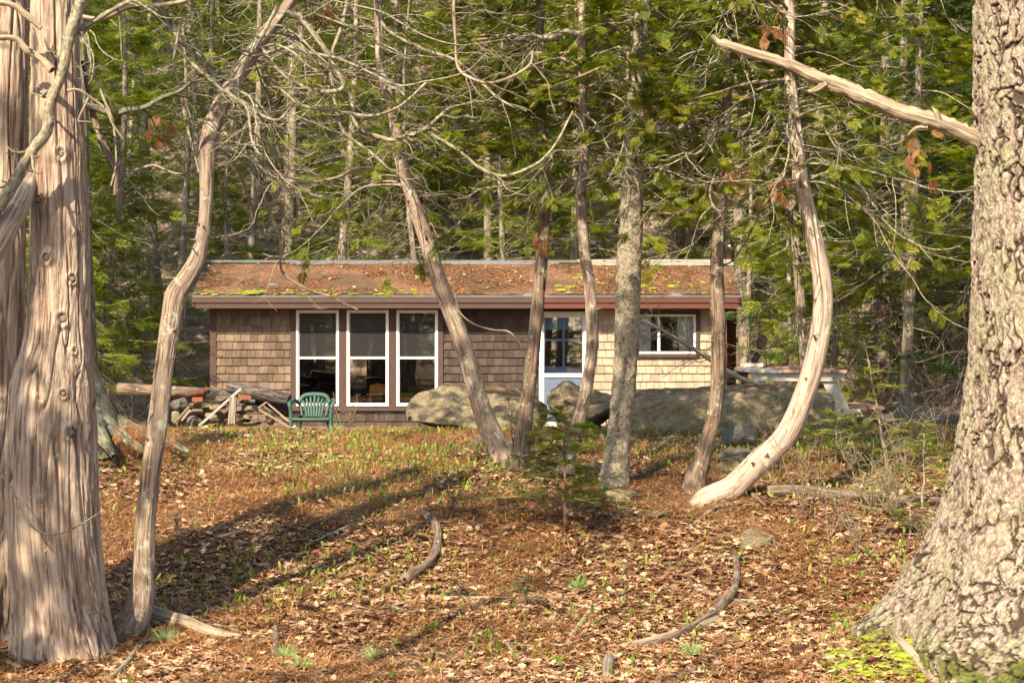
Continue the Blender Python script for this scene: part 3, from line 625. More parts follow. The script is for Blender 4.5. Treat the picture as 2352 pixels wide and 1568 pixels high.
# ------------------------------------------------------------ background wood
def bg_tree(name, kind, h, seed):
    global rng; keep = rng; rng = np.random.default_rng(seed)
    t = thing(name, (0, 0, 0), 'x', 'tree')
    bend = rng.normal(0, .25, 2); zs = np.linspace(-.3, h, 12); tr = np.stack([bend[0]*np.sin(zs/h*2), bend[1]*np.sin(zs/h*2.2), zs], 1)
    rb = {'hemlock': .11, 'cedar': .10, 'dead': .09, 'birch': .085}[kind]*rng.uniform(.8, 1.25)
    mb = MB(); mb.tube(tr, np.linspace(rb*1.1, .02, 12), 10, .15, stripe_disp(.005, 30, 4, .15, seed % 9)); put('trunk', mb, M['birch' if kind == 'birch' else 'bg_bark'], t, True)
    mb = MB(); fol = []
    if kind == 'hemlock':
        crown(mb, fol, tr, .9, h*.98, int(h*7), 1.8, .4, 25, .45, .45); dead_branches(mb, tr, .5, h*.6, 26, .5, 1.8, .012, 4, 4, upturn=.8)
    elif kind == 'cedar':
        crown(mb, fol, tr, 2.4, h*.98, int(h*6.5), 1.7, .4, 30, .5, .4); dead_branches(mb, tr, .8, h*.7, 34, .5, 2.2, .013, 4, 4)
    else:
        dead_branches(mb, tr, .7, h*.9, 60 if kind == 'dead' else 26, .4, 1.9, .012, 5, 4, upturn=1.2)
        if kind == 'birch': crown(mb, fol, tr, h*.7, h, 8, 1.2, .6, 10, .3)
    put('branches', mb, M['twig'] if kind != 'birch' else M['twig_brown'], t, True)
    if fol: put_fol('crown', fol, TH if kind == 'hemlock' else TC, M['hemlock_green' if kind == 'hemlock' else 'cedar_green'], t, .22 if kind == 'hemlock' else .16, .36 if kind == 'hemlock' else .28)
    rng = keep; return t
protos = [('hemlock', bg_tree('hemlock_tree', 'hemlock', 8, 101)), ('hemlock', bg_tree('hemlock_tree', 'hemlock', 11, 102)), ('hemlock', bg_tree('hemlock_tree', 'hemlock', 6, 103)),
          ('hemlock', bg_tree('hemlock_tree', 'hemlock', 9.5, 107)), ('cedar', bg_tree('cedar_tree', 'cedar', 9, 104)), ('dead', bg_tree('bare_conifer', 'dead', 9, 105)), ('dead', bg_tree('bare_conifer', 'dead', 7.5, 108)), ('birch', bg_tree('birch_tree', 'birch', 10, 106))]
used = set()
def plant(pi, x, y, s=1.0, rz=None, label=None, group=None, dark=False):
    k, pr = protos[pi]; first = pi not in used
    o = pr if first else copy_tree(pr)
    used.add(pi); o.location = (x, y, float(ground(x, y))-.05); o.rotation_euler = (rng.normal(0, .02), rng.normal(0, .02), rng.uniform(0, 6.28) if rz is None else rz); o.scale = (s, s, s*rng.uniform(.9, 1.15))
    D = 1176+x/y*F
    where = ('left of the cabin' if D < 440 else 'behind left half of roof' if D < 1000 else 'behind right half of roof' if D < 1690 else 'beyond the picnic table')
    far = 'near, ' if y < 40 else 'on the hillside ' if y > 47 else 'midway in the wood '
    what = {'hemlock': 'green feathery hemlock', 'cedar': 'tangled green cedar', 'dead': 'bare twiggy conifer', 'birch': 'pale-stemmed bare tree'}[k]
    o['label'] = label or (what+' '+far+where); o['group'] = group or {'hemlock': 'hemlocks in the wood behind the cabin', 'cedar': 'cedars in the wood behind the cabin', 'dead': 'bare conifers in the wood behind the cabin', 'birch': 'pale stems in the wood behind the cabin'}[k]
    return o
# named nearer background trees
plant(0, -7.0, 31.5, .9, label='tall thin hemlock with a reddish straight trunk standing left of the stone pile', group=None)
plant(6, 4.35, 37.5, .85, 1.0, label='pale crooked bare tree standing just right of the stovepipe')
plant(7, 5.3, 37.5, .7, 2.6, label='second pale stem beyond the picnic table')
plant(2, 4.9, 31.0, .72, 0.3, label='young hemlock with bright green boughs between the cabin end and the curved cedar')
spots = []
rs = np.random.default_rng(77)
def try_spot(x, y, dmin):
    if -6.2 < x < 5.0 and 28 < y < 38.8: return False
    if any((x-a)**2+(y-b)**2 < dmin**2 for a, b in spots): return False
    spots.append((x, y)); return True
for i in range(4000):
    y = rs.uniform(29.5, 66); x = rs.uniform(-.285*y, .285*y)
    if y < 36 and -6.8 < x < 5.8: continue
    if len(spots) > 190: break
    if not try_spot(x, y, 1.15+.012*y): continue
    D = 1176+x/y*F; u = rs.random()
    if D < 700: pi = rs.choice([0, 1, 2, 3, 5, 6, 7], p=[.2, .14, .2, .16, .12, .1, .08])
    elif D < 1700: pi = rs.choice([0, 1, 3, 4, 5, 6, 7], p=[.15, .15, .15, .2, .17, .15, .03])
    else: pi = rs.choice([0, 1, 3, 4, 5, 6, 7], p=[.14, .16, .14, .2, .14, .14, .08])
    plant(int(pi), x, y, rs.uniform(.75, 1.25))
for x_, y_ in ((4.55, 30.2), (5.4, 27.6), (6.3, 25.2), (3.75, 41.5)): plant(4, x_, y_, .95)
# reflecting wood behind the camera and shade trees out of frame at left
for i, (x, y, pi, s) in enumerate([(-15,-14,0,1.1),(-10,-16,4,1.1),(-6,-13,1,1),(-2,-17,3,1.2),(2,-13,0,1),(6,-16,4,1.2),(10,-14,1,1),(14,-15,3,1.1),(-12,-22,4,1.3),(0,-22,0,1.3),(8,-22,1,1.3),(-6,-24,3,1.3),(-17,-20,1,1.2),(-13,-12,2,1.3),(-8.5,-13,2,1.3),(-4,-12.5,2,1.4),(-0,-12,2,1.3),(4,-12.5,2,1.4),(8,-12,2,1.3),(12,-12.5,2,1.3),(-8,-19,0,1.2),(-3,-20,1,1.2),(4,-20,4,1.2),(13,-20,1,1.2)]+[(x_, y_, (0, 2, 0, 2)[k_ % 4], .9) for k_, (x_, y_) in enumerate([(-9,-6),(-7,-7.5),(-5.4,-5.5),(-3.8,-8),(-2.2,-6.5),(-.6,-8.5),(1.2,-6.5),(3,-8),(4.8,-6),(6.6,-7.5),(8.4,-6.2),(-10.5,-9)])]):
    plant(pi, x, y, s, label=('low ' if y > -10 else 'distant ' if y < -18 else 'tall ')+'evergreen behind the camera mirrored in the windows', group='evergreens behind the camera')
for i, (x, y, pi, s) in enumerate([(-6.6,8.5,4,1.0),(-5.4,3.5,5,1.1),(-8.4,13.5,4,1.05),(-4.6,-.5,4,.9),(-8.2,19,0,.9),(-4.4,7.2,5,1.1),(-4.3,4,6,1.3),(-3.4,-2.5,5,1.5),(-5.4,11,6,1.0),(-.8,-4.5,6,1.6),(-3.45,5.4,6,.95),(-3.4,3.0,5,1.2),(-4.7,9.6,6,.9)]):
    plant(pi, x, y, s, label='shade tree standing out of frame to the left', group='shade trees left of the camera')
# uncountable bare twigs filling the wood behind the cabin
mb = MB()
for i in range(4200):
    y = 34+28*rng.random()**1.2; x = rng.uniform(-.28, .28)*y
    if -6 < x < 4.6 and y < 39.5: continue
    p = np.array([x, y, float(ground(x, y))+6.5*rng.random()**1.3]); L = rng.uniform(.5, 1.9)
    pa = arc_path(p, rng.uniform(0, 6.28), L, rng.uniform(-.7, .9), rng.uniform(0, .8), rng.uniform(-.5, 1.8), 7, .1); mb.tube(pa, np.linspace(.013, .004, 7)*rng.uniform(.6, 1.3), 3, .2)
put('twig_thicket', mb, M['bg_bark'], None, True, 'dense tangle of bare twigs filling the wood behind the cabin', 'undergrowth', kind='stuff')
ORD = ['first','second','third','fourth','fifth','sixth','seventh','eighth','ninth','tenth','eleventh','twelfth','thirteenth','fourteenth','fifteenth','sixteenth','seventeenth','eighteenth','nineteenth','twentieth']
byl = {}
for o in COL.objects:
    if o.parent is None and o.get('group') and ('behind the cabin' in o['group'] or 'camera' in o['group']) and o['group'].split()[0] in ('hemlocks', 'cedars', 'bare', 'pale', 'evergreens', 'shade'): byl.setdefault(o['label'], []).append(o)
for lb, os_ in byl.items():
    if len(os_) > 1:
        for k, o in enumerate(sorted(os_, key=lambda o: o.location.x/max(o.location.y, 1) if o.location.y > 1 else o.location.x)): o['label'] = lb+', '+(ORD[k] if k < 20 else 'last')+' from left'
# dark dense hemlock by the right pine
def dark_tree(x, y, h, seed, label):
    global rng; keep = rng; rng = np.random.default_rng(seed); t = thing('hemlock_tree', (x, y, float(ground(x, y))), label, 'tree', 'dark hemlocks beyond the picnic table')
    b0 = np.array(t.location); zs = np.linspace(-.2, h, 10); tr = np.stack([b0[0]+zs*0, b0[1]+zs*0, b0[2]+zs], 1)
    mb = MB(); mb.tube(tr, np.linspace(.13, .03, 10), 12, .15, stripe_disp()); put('trunk', mb, M['bg_bark'], t, True)
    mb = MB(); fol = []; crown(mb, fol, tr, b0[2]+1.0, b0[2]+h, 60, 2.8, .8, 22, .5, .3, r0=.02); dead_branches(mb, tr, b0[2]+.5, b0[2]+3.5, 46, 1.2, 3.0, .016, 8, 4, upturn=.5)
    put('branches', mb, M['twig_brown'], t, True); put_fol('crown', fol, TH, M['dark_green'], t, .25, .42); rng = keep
dark_tree(6.9, 28.0, 8, 201, 'dark shaded hemlock with drooping bare lower boughs beside the big pine')
dark_tree(5.9, 31.5, 9, 202, 'dark hemlock standing behind the picnic table')
# ------------------------------------------------------------ the cabin
YW = 33.0; SX = YW/F
def wx(x, Y=YW): return (x-1176)/F*Y
def wz(y, Y=YW): return EYE-(y-784)/F*Y
cab = thing('cabin', (wx(1080), YW, 1.0), 'low brown shingled cabin with a needle-covered roof and three tall white windows', 'cabin')
X0, X1 = wx(483), wx(1668); ZB = .95; ZT = wz(704)
holes = [(681,779,712,932), (797,893,712,932), (911,1006,712,932), (1238,1347,717,995), (1452,1598,722,812)]
# backing wall around the openings
mb = MB(); xs = sorted({483, 1668, *[h[0] for h in holes], *[h[1] for h in holes]})
for a_, b_ in zip(xs[:-1], xs[1:]):
    h = [q for q in holes if q[0] <= a_ and q[1] >= b_]
    if not h: mb.box(wx(a_), wx(b_), YW, YW+.1, ZB, ZT)
    else:
        q = h[0]; mb.box(wx(a_), wx(b_), YW, YW+.1, wz(q[2]), ZT)
        if wz(q[3]) > ZB: mb.box(wx(a_), wx(b_), YW, YW+.1, ZB, wz(q[3]))
put('wall', mb, M['trim_brown'], cab, label='front wall')
def shingles(rects, mat, label, seed):
    r = random.Random(seed); mb = MB(); ex = .132
    for (x0, x1, y0, y1) in rects:
        xa, xb, zt, zb = wx(x0), wx(x1), min(wz(y0), ZT), max(wz(y1), ZB); k0 = int((zb-ZB)/ex)
        for k in range(k0, int((zt-ZB)/ex)+1):
            z0 = max(ZB+k*ex, zb); z1 = min(ZB+(k+1)*ex+.01, zt)
            if z1-z0 < .015: continue
            x = xa-r.uniform(0, .1)
            while x < xb:
                w_ = r.uniform(.08, .2); a_, b_ = max(x, xa), min(x+w_-.006, xb)
                if b_-a_ > .01:
                    o = r.uniform(0, .006); j = r.uniform(-.004, .004); zz = z0+j
                    V = [(a_, YW-.024-o, zz), (b_, YW-.024-o, zz), (b_, YW-.003, z1), (a_, YW-.003, z1), (a_, YW+.001, zz), (b_, YW+.001, zz)]
                    mb.add(V, [(0,1,2,3), (4,5,1,0)], None, r.random())
                    mb.add([V[0], V[3], V[4]], [(0,1,2)], None, .3); mb.add([V[1], V[5], V[2]], [(0,1,2)], None, .3)
                x += w_
    return put('shingle_siding', mb, mat, cab, label=label)
shingles([(497,668,704,985)], M['sh_left'], 'weathered tan shingles left of the tall windows', 1)
shingles([(668,1018,943,985), (1018,1236,704,985)], M['sh_dark'], 'dark stained shingles', 2)
shingles([(1349,1448,704,985), (1448,1604,704,716), (1448,1604,820,985), (1604,1660,704,985)], M['sh_new'], 'pale new cedar shingles', 3)
def board(x0, x1, y0, y1, mat, name, Ya=YW-.035, Yb=YW-.001, label=None, parent=None):
    mb = MB(); mb.box(wx(x0), wx(x1), Ya, Yb, wz(y1), wz(y0)); return put(name, mb, M[mat], parent or cab, label=label)
board(483, 497, 704, 988, 'trim_brown', 'corner_board'); board(1660, 1668, 704, 985, 'trim_red', 'corner_board', Ya=YW-.04)
for a_, b_ in ((668, 681), (779, 797), (893, 911), (1006, 1018)): board(a_, b_, 704, 934, 'trim_brown', 'post', Ya=YW-.045)
board(668, 1018, 934, 943, 'trim_brown', 'sill', Ya=YW-.06)
for q in holes[:3]:
    wd = thing('window', (wx((q[0]+q[1])/2), YW, wz(q[3])), None, None); wd.location = Vector(wd.location)-cab.location; wd.parent = cab
    mb = MB(); x0, x1, y0, y1 = q; f_ = 4.2
    ya, yb = YW-.055, YW+.05
    mb.box(wx(x0), wx(x0+f_), ya, yb, wz(y1), wz(y0)); mb.box(wx(x1-f_), wx(x1), ya, yb, wz(y1), wz(y0))
    mb.box(wx(x0+f_), wx(x1-f_), ya, yb, wz(y0+f_), wz(y0)); mb.box(wx(x0+f_), wx(x1-f_), ya-.01, yb, wz(y1), wz(y1-f_))
    put('frame', mb, M['white'], wd)
    mb = MB(); g_ = 2.6; a0, a1, b0, b1 = x0+f_, x1-f_, y0+f_, y1-f_; ya, yb = YW-.03, YW+.02
    mb.box(wx(a0), wx(a0+g_), ya, yb, wz(b1), wz(b0)); mb.box(wx(a1-g_), wx(a1), ya, yb, wz(b1), wz(b0))
    mb.box(wx(a0+g_), wx(a1-g_), ya, yb, wz(b0+g_), wz(b0)); mb.box(wx(a0+g_), wx(a1-g_), ya, yb, wz(b1), wz(b1-g_)); mb.box(wx(a0+g_), wx(a1-g_), ya-.012, yb, wz(824), wz(819))
    put('sash', mb, M['white'], wd)
    mb = MB(); mb.box(wx(a0+g_), wx(a1-g_), YW, YW+.004, wz(b1-g_), wz(824)); mb.box(wx(a0+g_), wx(a1-g_), YW, YW+.004, wz(819), wz(b0+g_)); put('pane', mb, M['glass'], wd)
    mb = MB(); mb.quads([[(wx(a0+g_), YW-.012, wz(819)), (wx(a1-g_), YW-.012, wz(819)), (wx(a1-g_), YW-.012, wz(b0+g_)), (wx(a0+g_), YW-.012, wz(b0+g_))]]); put('screen', mb, M['screen'], wd)
# small sliding window
wd = thing('window', (wx(1525), YW, wz(812)), None, None); wd.location = Vector(wd.location)-cab.location; wd.parent = cab
x0, x1, y0, y1 = holes[4]
mb = MB(); mb.box(wx(1446), wx(x0), YW-.05, YW+.06, wz(820), wz(714)); mb.box(wx(x1), wx(1606), YW-.05, YW+.06, wz(820), wz(714)); mb.box(wx(x0), wx(x1), YW-.05, YW+.06, wz(y0), wz(714)); mb.box(wx(x0), wx(x1), YW-.07, YW+.06, wz(820), wz(y1))
put('casing', mb, M['trim_brown'], wd)
mb = MB(); f_ = 5.0; ya, yb = YW-.02, YW+.05
mb.box(wx(x0), wx(x0+f_), ya, yb, wz(y1), wz(y0)); mb.box(wx(x1-f_), wx(x1), ya, yb, wz(y1), wz(y0)); mb.box(wx(x0+f_), wx(x1-f_), ya, yb, wz(y0+f_), wz(y0)); mb.box(wx(x0+f_), wx(x1-f_), ya, yb, wz(y1), wz(y1-f_)); mb.box(wx(1510), wx(1516), ya, yb, wz(y1-f_), wz(y0+f_))
put('frame', mb, M['white'], wd)
mb = MB(); mb.box(wx(x0+f_), wx(1510), YW+.02, YW+.024, wz(y1-f_), wz(y0+f_)); mb.box(wx(1516), wx(x1-f_), YW+.026, YW+.03, wz(y1-f_), wz(y0+f_)); put('pane', mb, M['glass'], wd)
def curtain(xa, xb, yt, yb_, narrow):
    mb = MB(); n = 40; m_ = 12; u = np.linspace(0, 1, n)[None, :]; v = np.linspace(0, 1, m_)[:, None]
    w0 = 1-narrow*np.sin(v*1.2)*.5
    X = wx(xa)+(wx(xb)-wx(xa))*u*w0 if narrow > 0 else wx(xa)+(wx(xb)-wx(xa))*(1-(1-u)*(1+narrow*v*.5)); Yc = YW+.075+.018*np.sin(u*38)+0*v; Z = wz(yt)+(wz(yb_)-wz(yt))*v+0*u
    i = np.arange(m_-1)[:, None]*n; j = np.arange(n-1)[None, :]; mb.add(np.stack(np.broadcast_arrays(X, Yc, Z), -1), np.stack([i+j, i+j+1, i+n+j+1, i+n+j], -1).reshape(-1, 4))
    return put('curtain', mb, M['curtain'], wd, True)
curtain(1457, 1496, 725, 806, -.0001); curtain(1556, 1594, 725, 804, -.3)
# door
dr = thing('door', (wx(1292), YW, 1.0), None, None); dr.location = Vector(dr.location)-cab.location; dr.parent = cab
mb = MB(); mb.box(wx(1238), wx(1246), YW-.05, YW+.08, .97, wz(725)); mb.box(wx(1341), wx(1348), YW-.05, YW+.08, .97, wz(725)); mb.box(wx(1238), wx(1348), YW-.05, YW+.08, wz(725), wz(716)); put('frame', mb, M['white_worn'], dr)
mb = MB(); ya, yb = YW-.02, YW+.01; mb.box(wx(1246), wx(1249.5), ya, yb, .99, wz(725)); mb.box(wx(1338), wx(1341), ya, yb, .99, wz(725)); mb.box(wx(1249.5), wx(1338), ya, yb, wz(729), wz(725)); mb.box(wx(1249.5), wx(1338), ya-.01, yb, wz(866), wz(857)); mb.box(wx(1249.5), wx(1338), ya, yb, .99, wz(968)); put('storm_door', mb, M['white_worn'], dr)
mb = MB(); mb.box(wx(1249.5), wx(1338), YW-.008, YW-.004, wz(857), wz(729)); put('pane', mb, M['glass'], dr)
mb = MB(); mb.box(wx(1249.5), wx(1338), YW-.01, YW-.006, wz(968), wz(866)); mb.box(wx(1256), wx(1332), YW-.016, YW-.0101, wz(960), wz(900)); put('lower_panel', mb, M['blue_dull'], dr)
mb = MB(); ya, yb = YW+.015, YW+.05; mb.box(wx(1246), wx(1252), ya, yb, 1., wz(727)); mb.box(wx(1335), wx(1341), ya, yb, 1., wz(727)); mb.box(wx(1252), wx(1335), ya, yb, 1.0, wz(842)); mb.box(wx(1252), wx(1335), ya, yb, wz(731), wz(727)); mb.box(wx(1292), wx(1297.5), ya+.005, yb-.001, wz(842), wz(731)); mb.box(wx(1252), wx(1292), ya+.005, yb-.001, wz(783), wz(778)); mb.box(wx(1297.5), wx(1335), ya+.005, yb-.001, wz(783), wz(778)); put('inner_door', mb, M['blue'], dr)
mb = MB(); mb.box(wx(1252), wx(1335), YW+.03, YW+.033, wz(842), wz(731)); put('pane', mb, M['glass'], dr)
mb = MB(); mb.box(wx(1252), wx(1336), YW+.06, YW+.064, wz(757), wz(730)); put('blind', mb, M['blind'], dr)
# other walls, floor, interior
YB = 37.0
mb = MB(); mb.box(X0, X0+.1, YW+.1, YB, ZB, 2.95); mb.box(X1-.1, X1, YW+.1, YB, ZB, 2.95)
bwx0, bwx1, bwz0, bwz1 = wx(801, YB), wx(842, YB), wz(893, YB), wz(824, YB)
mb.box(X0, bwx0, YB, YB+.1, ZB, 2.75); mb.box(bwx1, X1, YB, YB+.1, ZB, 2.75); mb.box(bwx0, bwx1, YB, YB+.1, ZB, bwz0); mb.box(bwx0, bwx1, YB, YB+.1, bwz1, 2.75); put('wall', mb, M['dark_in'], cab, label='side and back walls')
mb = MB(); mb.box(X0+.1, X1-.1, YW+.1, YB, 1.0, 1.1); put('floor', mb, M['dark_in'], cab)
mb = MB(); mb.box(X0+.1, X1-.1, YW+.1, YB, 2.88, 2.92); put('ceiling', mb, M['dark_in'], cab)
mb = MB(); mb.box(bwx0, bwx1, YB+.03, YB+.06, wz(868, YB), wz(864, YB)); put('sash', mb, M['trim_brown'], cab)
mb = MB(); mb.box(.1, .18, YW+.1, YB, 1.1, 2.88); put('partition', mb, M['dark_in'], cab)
mb = MB(); mb.box(wx(1670, 33.8), wx(1690, 33.8), 33.75, 33.85, 1.0, 2.95); put('side_post', mb, M['rust'], cab, label='dark board beside the right end wall')
# roof
YE, YR, YK = 32.55, 34.0, 38.3; RX0, RX1 = wx(441, YE), wx(1704, YE); ZE, ZR = wz(680, YE), wz(601, YR); ZK = ZR-(YK-YR)*.28
roof = MB(); sl_ = (ZR-ZE)/(YR-YE)
for (ya, za, yb, zb) in ((YE, ZE, YR, ZR), (YR, ZR, YK, ZK)):
    V = [(RX0, ya, za), (RX1, ya, za), (RX1, yb, zb), (RX0, yb, zb)]; V += [(a_, b_, c_-.05) for a_, b_, c_ in V]
    roof.add(V, [(0,1,2,3), (7,6,5,4), (0,4,5,1), (1,5,6,2), (3,7,4,0)])
ro = put('roof', roof, M['roofing'], cab)
def rp(x, t_, dz=0): return np.array([x, YE+(YR-YE)*t_, ZE+(ZR-ZE)*t_+dz])
n1, n2 = 260, 40; uu = np.linspace(0, 1, n1); vv = np.linspace(0, 1, n2); UU, VV = np.meshgrid(uu, vv)
XX = RX0+.02+(RX1-RX0-.04)*UU; cov = fbm(xyz(XX*1.5, VV*3, 0), 4, 14); TT = VV*.95+.012
cv = .02*np.clip((cov-.22)*9+np.clip(VV*8-.6, 0, 1)*.6-.9*np.exp(-((XX-(-.1))/.55)**2-((VV-.12)/.12)**2), -.4, 1.4)*(1-np.clip((VV-.92)*14, 0, 1)*1.3); ZZ = ZE+(ZR-ZE)*TT+cv+.012*(fbm(xyz(XX*14, VV*20, 0), 3, 3)-.5)
i = np.arange(n2-1)[:, None]*n1; j = np.arange(n1-1)[None, :]; mb = MB(); mb.add(np.stack([XX, YE+(YR-YE)*TT, ZZ], -1), np.stack([i+j, i+j+1, i+n1+j+1, i+n1+j], -1).reshape(-1, 4)); put('needle_cover', mb, M['roof_needles'], ro, True, kind='stuff', label='rusty pine needles lying over the roof')
mb = MB(); mb.box(RX0-.03, RX1+.02, YE-.034, YE-.002, ZE-.016, ZE+.002); mb.box(RX0-.03, RX1+.02, YE-.002, YE+.12, ZE+.004, ZE+.02) if False else None; put('drip_edge', mb, M['metal_drip'], ro)
sx_ = wx(1238, YE)
mb = MB(); mb.box(RX0, sx_, YE-.028, YE+.0, wz(695, YE), ZE-.022); mb.box(RX0+.06, sx_, YE-.006, YE+.03, wz(708, YE), wz(695, YE)-.001); put('fascia', mb, M['trim_brown'], ro)
mb = MB(); mb.box(sx_, RX1, YE-.030, YE+.0, wz(695, YE), ZE-.022); mb.box(sx_, RX1-.06, YE-.008, YE+.03, wz(708, YE), wz(695, YE)-.001); put('fascia', mb, M['trim_red'], ro, label='red-brown fascia over the door')
mb = MB(); mb.box(RX0+.06, RX1-.06, YE+.03, YW-.001, wz(706, YE), wz(706, YE)+.02); put('soffit', mb, M['trim_brown'], ro)
rsx = wx(1325, YR)
mb = MB(); mb.box(RX0, rsx, YR-.12, YR+.12, ZR-.02, ZR+.022); mb.box(RX0+1.4, rsx-.3, YR-.16, YR-.02, ZR-.045, ZR-.015); put('ridge_cap', mb, M['ridge_grey'], ro)
mb = MB(); mb.box(rsx, RX1-.03, YR-.11, YR+.12, ZR-.01, ZR+.035); mb.box(rsx+.1, RX1, YR-.26, YR-.1, ZR-.075, ZR-.018); put('ridge_cap', mb, M['ridge_white'], ro, label='weathered white ridge boards')
mb = MB(); 
for xx in (RX0+.0, RX1-.05):
    V = [(xx, YE, ZE-.051), (xx+.05, YE, ZE-.051), (xx+.05, YR, ZR-.051), (xx, YR, ZR-.051)]; V2 = [(a_, b_, c_-.12) for a_, b_, c_ in V]; mb.add(V+V2, [(0,1,2,3), (7,6,5,4), (0,4,5,1), (1,5,6,2), (3,7,4,0), (2,6,7,3)])
put('rake_board', mb, M['trim_brown'], ro)
# gable infill
mb = MB()
for xx in (X0, X1-.08):
    V = [(xx, YW, 2.9), (xx, YB, 2.9), (xx, YR, ZR-.06)]; V2 = [(a_+.08, b_, c_) for a_, b_, c_ in V]; mb.add(V+V2, [(0,1,2), (5,4,3)], None, .5); 
put('gable', mb, M['trim_brown'], cab)
# roof details: stovepipe, loose needles, moss
spx, spy = wx(1677, 34.5), 34.5
sp_ = thing('stovepipe', (spx, spy, ZR-.2), None, None); sp_.location = Vector(sp_.location)-cab.location; sp_.parent = cab
r_ = 9.5/F*34.5; mb = MB(); mb.lathe([(r_, ZR-.3), (r_, wz(575, spy)), (r_*1.03, wz(575, spy))], spx, spy, 20); put('lower_pipe', mb, M['pipe_red'], sp_, True)
mb = MB(); mb.lathe([(r_*1.03, wz(575, spy)), (r_*1.0, wz(566, spy)), (r_*.95, wz(562, spy)), (r_*.6, wz(562, spy))], spx, spy, 20); put('collar', mb, M['metal'], sp_, True)
mb = MB(); mb.lathe([(r_*.75, wz(562, spy)), (r_*.75, wz(559, spy)), (r_*1.45, wz(558, spy)), (r_*1.5, wz(556.5, spy)), (r_*.9, wz(553, spy)), (.001, wz(552, spy))], spx, spy, 20); put('cap', mb, M['metal_dark'], sp_, True)
def needles(mb, n, xf, L=(.07, .13), wd=.003):
    O = xf(n); n = len(O); a = rng.uniform(0, 6.28, n); l = rng.uniform(*L, n); d = np.stack([np.cos(a), np.sin(a), rng.normal(0, .22, n)], 1); s_ = np.stack([-np.sin(a), np.cos(a), np.zeros(n)], 1)*wd
    e = O+d*l[:, None]; m_ = (O+e)/2+np.stack([rng.normal(0, .006, n), rng.normal(0, .006, n), rng.uniform(0, .012, n)], 1)
    mb.quads(np.concatenate([np.stack([O-s_, O+s_, m_+s_, m_-s_], 1), np.stack([m_-s_, m_+s_, e+s_*.3, e-s_*.3], 1)]), np.r_[r2_ := rng.random(n), r2_])
def roofpts(n):
    x = rng.uniform(RX0+.05, RX1-.05, n*2); t_ = rng.uniform(.03, .93, n*2); k = fbm(xyz(x*1.5, t_*3, 0), 3, 14) > .42
    x, t_ = x[k][:n], t_[k][:n]; return np.stack([x, YE+(YR-YE)*t_, ZE+(ZR-ZE)*t_+.03], 1)
mb = MB(); needles(mb, 9000, roofpts, (.07, .13), .004); put('roof_needle_litter', mb, M['needle'], cab, kind='stuff', label='loose orange pine needles on the roof')

def leaf_cloud(mb, O, S, tilt=.5, lift=0.0, nrmz=None):
    """lobed oak-like leaves: strip of 5 cells each side of the midrib"""
    m_ = len(O); K = 6; t_ = np.linspace(0, 1, K+1); wv = np.array([.03, .26, .12, .36, .15, .24, .02])
    a = rng.uniform(0, 6.28, m_); tx = rng.normal(0, tilt, m_); ty = rng.normal(0, tilt, m_); curl = rng.normal(0, .35, m_); cup = rng.uniform(-.1, .7, m_)
    mid = np.stack([t_[None]-.5+0*a[:, None], 0*t_[None]+0*a[:, None], curl[:, None]*(t_[None]-.5)**2], -1)
    jw = wv[None]*(1+rng.uniform(-.35, .35, (m_, K+1)))
    def side(sg):
        q = mid.copy(); q[..., 1] += sg*jw; q[..., 0] += .06*np.array([0, 1, -1, 1, -1, 1, 0])[None]; q[..., 2] += cup[:, None]*jw*.6+rng.normal(0, .03, (m_, K+1)); return q
    Vv = np.stack([side(-1), mid, side(1)], 2)                     # m,K+1,3,3
    ca, sa = np.cos(a), np.sin(a)
    z_ = np.zeros(m_); o_ = np.ones(m_)
    Rz = np.stack([np.stack([ca, -sa, z_], -1), np.stack([sa, ca, z_], -1), np.stack([z_, z_, o_], -1)], 1)
    cx_, sx2 = np.cos(tx), np.sin(tx); Rx = np.stack([np.stack([o_, z_, z_], -1), np.stack([z_, cx_, -sx2], -1), np.stack([z_, sx2, cx_], -1)], 1)
    cy_, sy_ = np.cos(ty), np.sin(ty); Ry = np.stack([np.stack([cy_, z_, sy_], -1), np.stack([z_, o_, z_], -1), np.stack([-sy_, z_, cy_], -1)], 1)
    Rr = Rx@Ry@Rz
    Vv = np.einsum('mij,mabj->mabi', Rr, Vv)*S[:, None, None, None]
    if nrmz is not None: Vv[..., 2] += Vv[..., 1]*nrmz
    Vv = Vv+O[:, None, None, :]
    base = (np.arange(m_)*(K+1)*3)[:, None, None]; r = np.arange(K)[None, :, None]*3; c = np.arange(2)[None, None, :]
    Fc = np.stack([base+r+c, base+r+c+1, base+r+c+4, base+r+c+3], -1).reshape(-1, 4)
    mb.add(Vv, Fc, None, np.repeat(rng.random(m_), K*2))
O = roofpts(300); mb = MB(); leaf_cloud(mb, O+[0, 0, .02], rng.uniform(.03, .075, len(O)), .3, 0, sl_); put('roof_leaves', mb, M['oak_leaf'], cab, kind='stuff', label='pale dry leaves scattered on the roof')
def blob(mb, c, s, seed, sub=10):
    th, ph = np.meshgrid(np.linspace(0, 2*np.pi, sub*2, endpoint=False), np.linspace(.02, np.pi*.62, sub)); d = np.stack([np.sin(ph)*np.cos(th), np.sin(ph)*np.sin(th), np.cos(ph)], -1)
    r = 1+(fbm(d*2.5+seed, 3, 2)-.5)*.9; V = d*r[..., None]*np.array(s)+np.array(c)
    k = sub*2; i = np.arange(sub-1)[:, None]*k; j = np.arange(k)[None, :]; mb.add(V, np.stack([i+j, i+k+j, i+k+(j+1) % k, i+(j+1) % k], -1).reshape(-1, 4))
mb = MB(); k = 0
mossp = [(580, 674, .12), (600, 672, .08), (1075, 672, .03), (1310, 662, .07), (1290, 668, .06), (1440, 660, .07), (1480, 660, .09), (1500, 665, .07), (1545, 660, .08), (1560, 650, .05), (1590, 660, .06), (1435, 645, .05), (1455, 640, .05), (1350, 650, .06), (1330, 640, .07)]
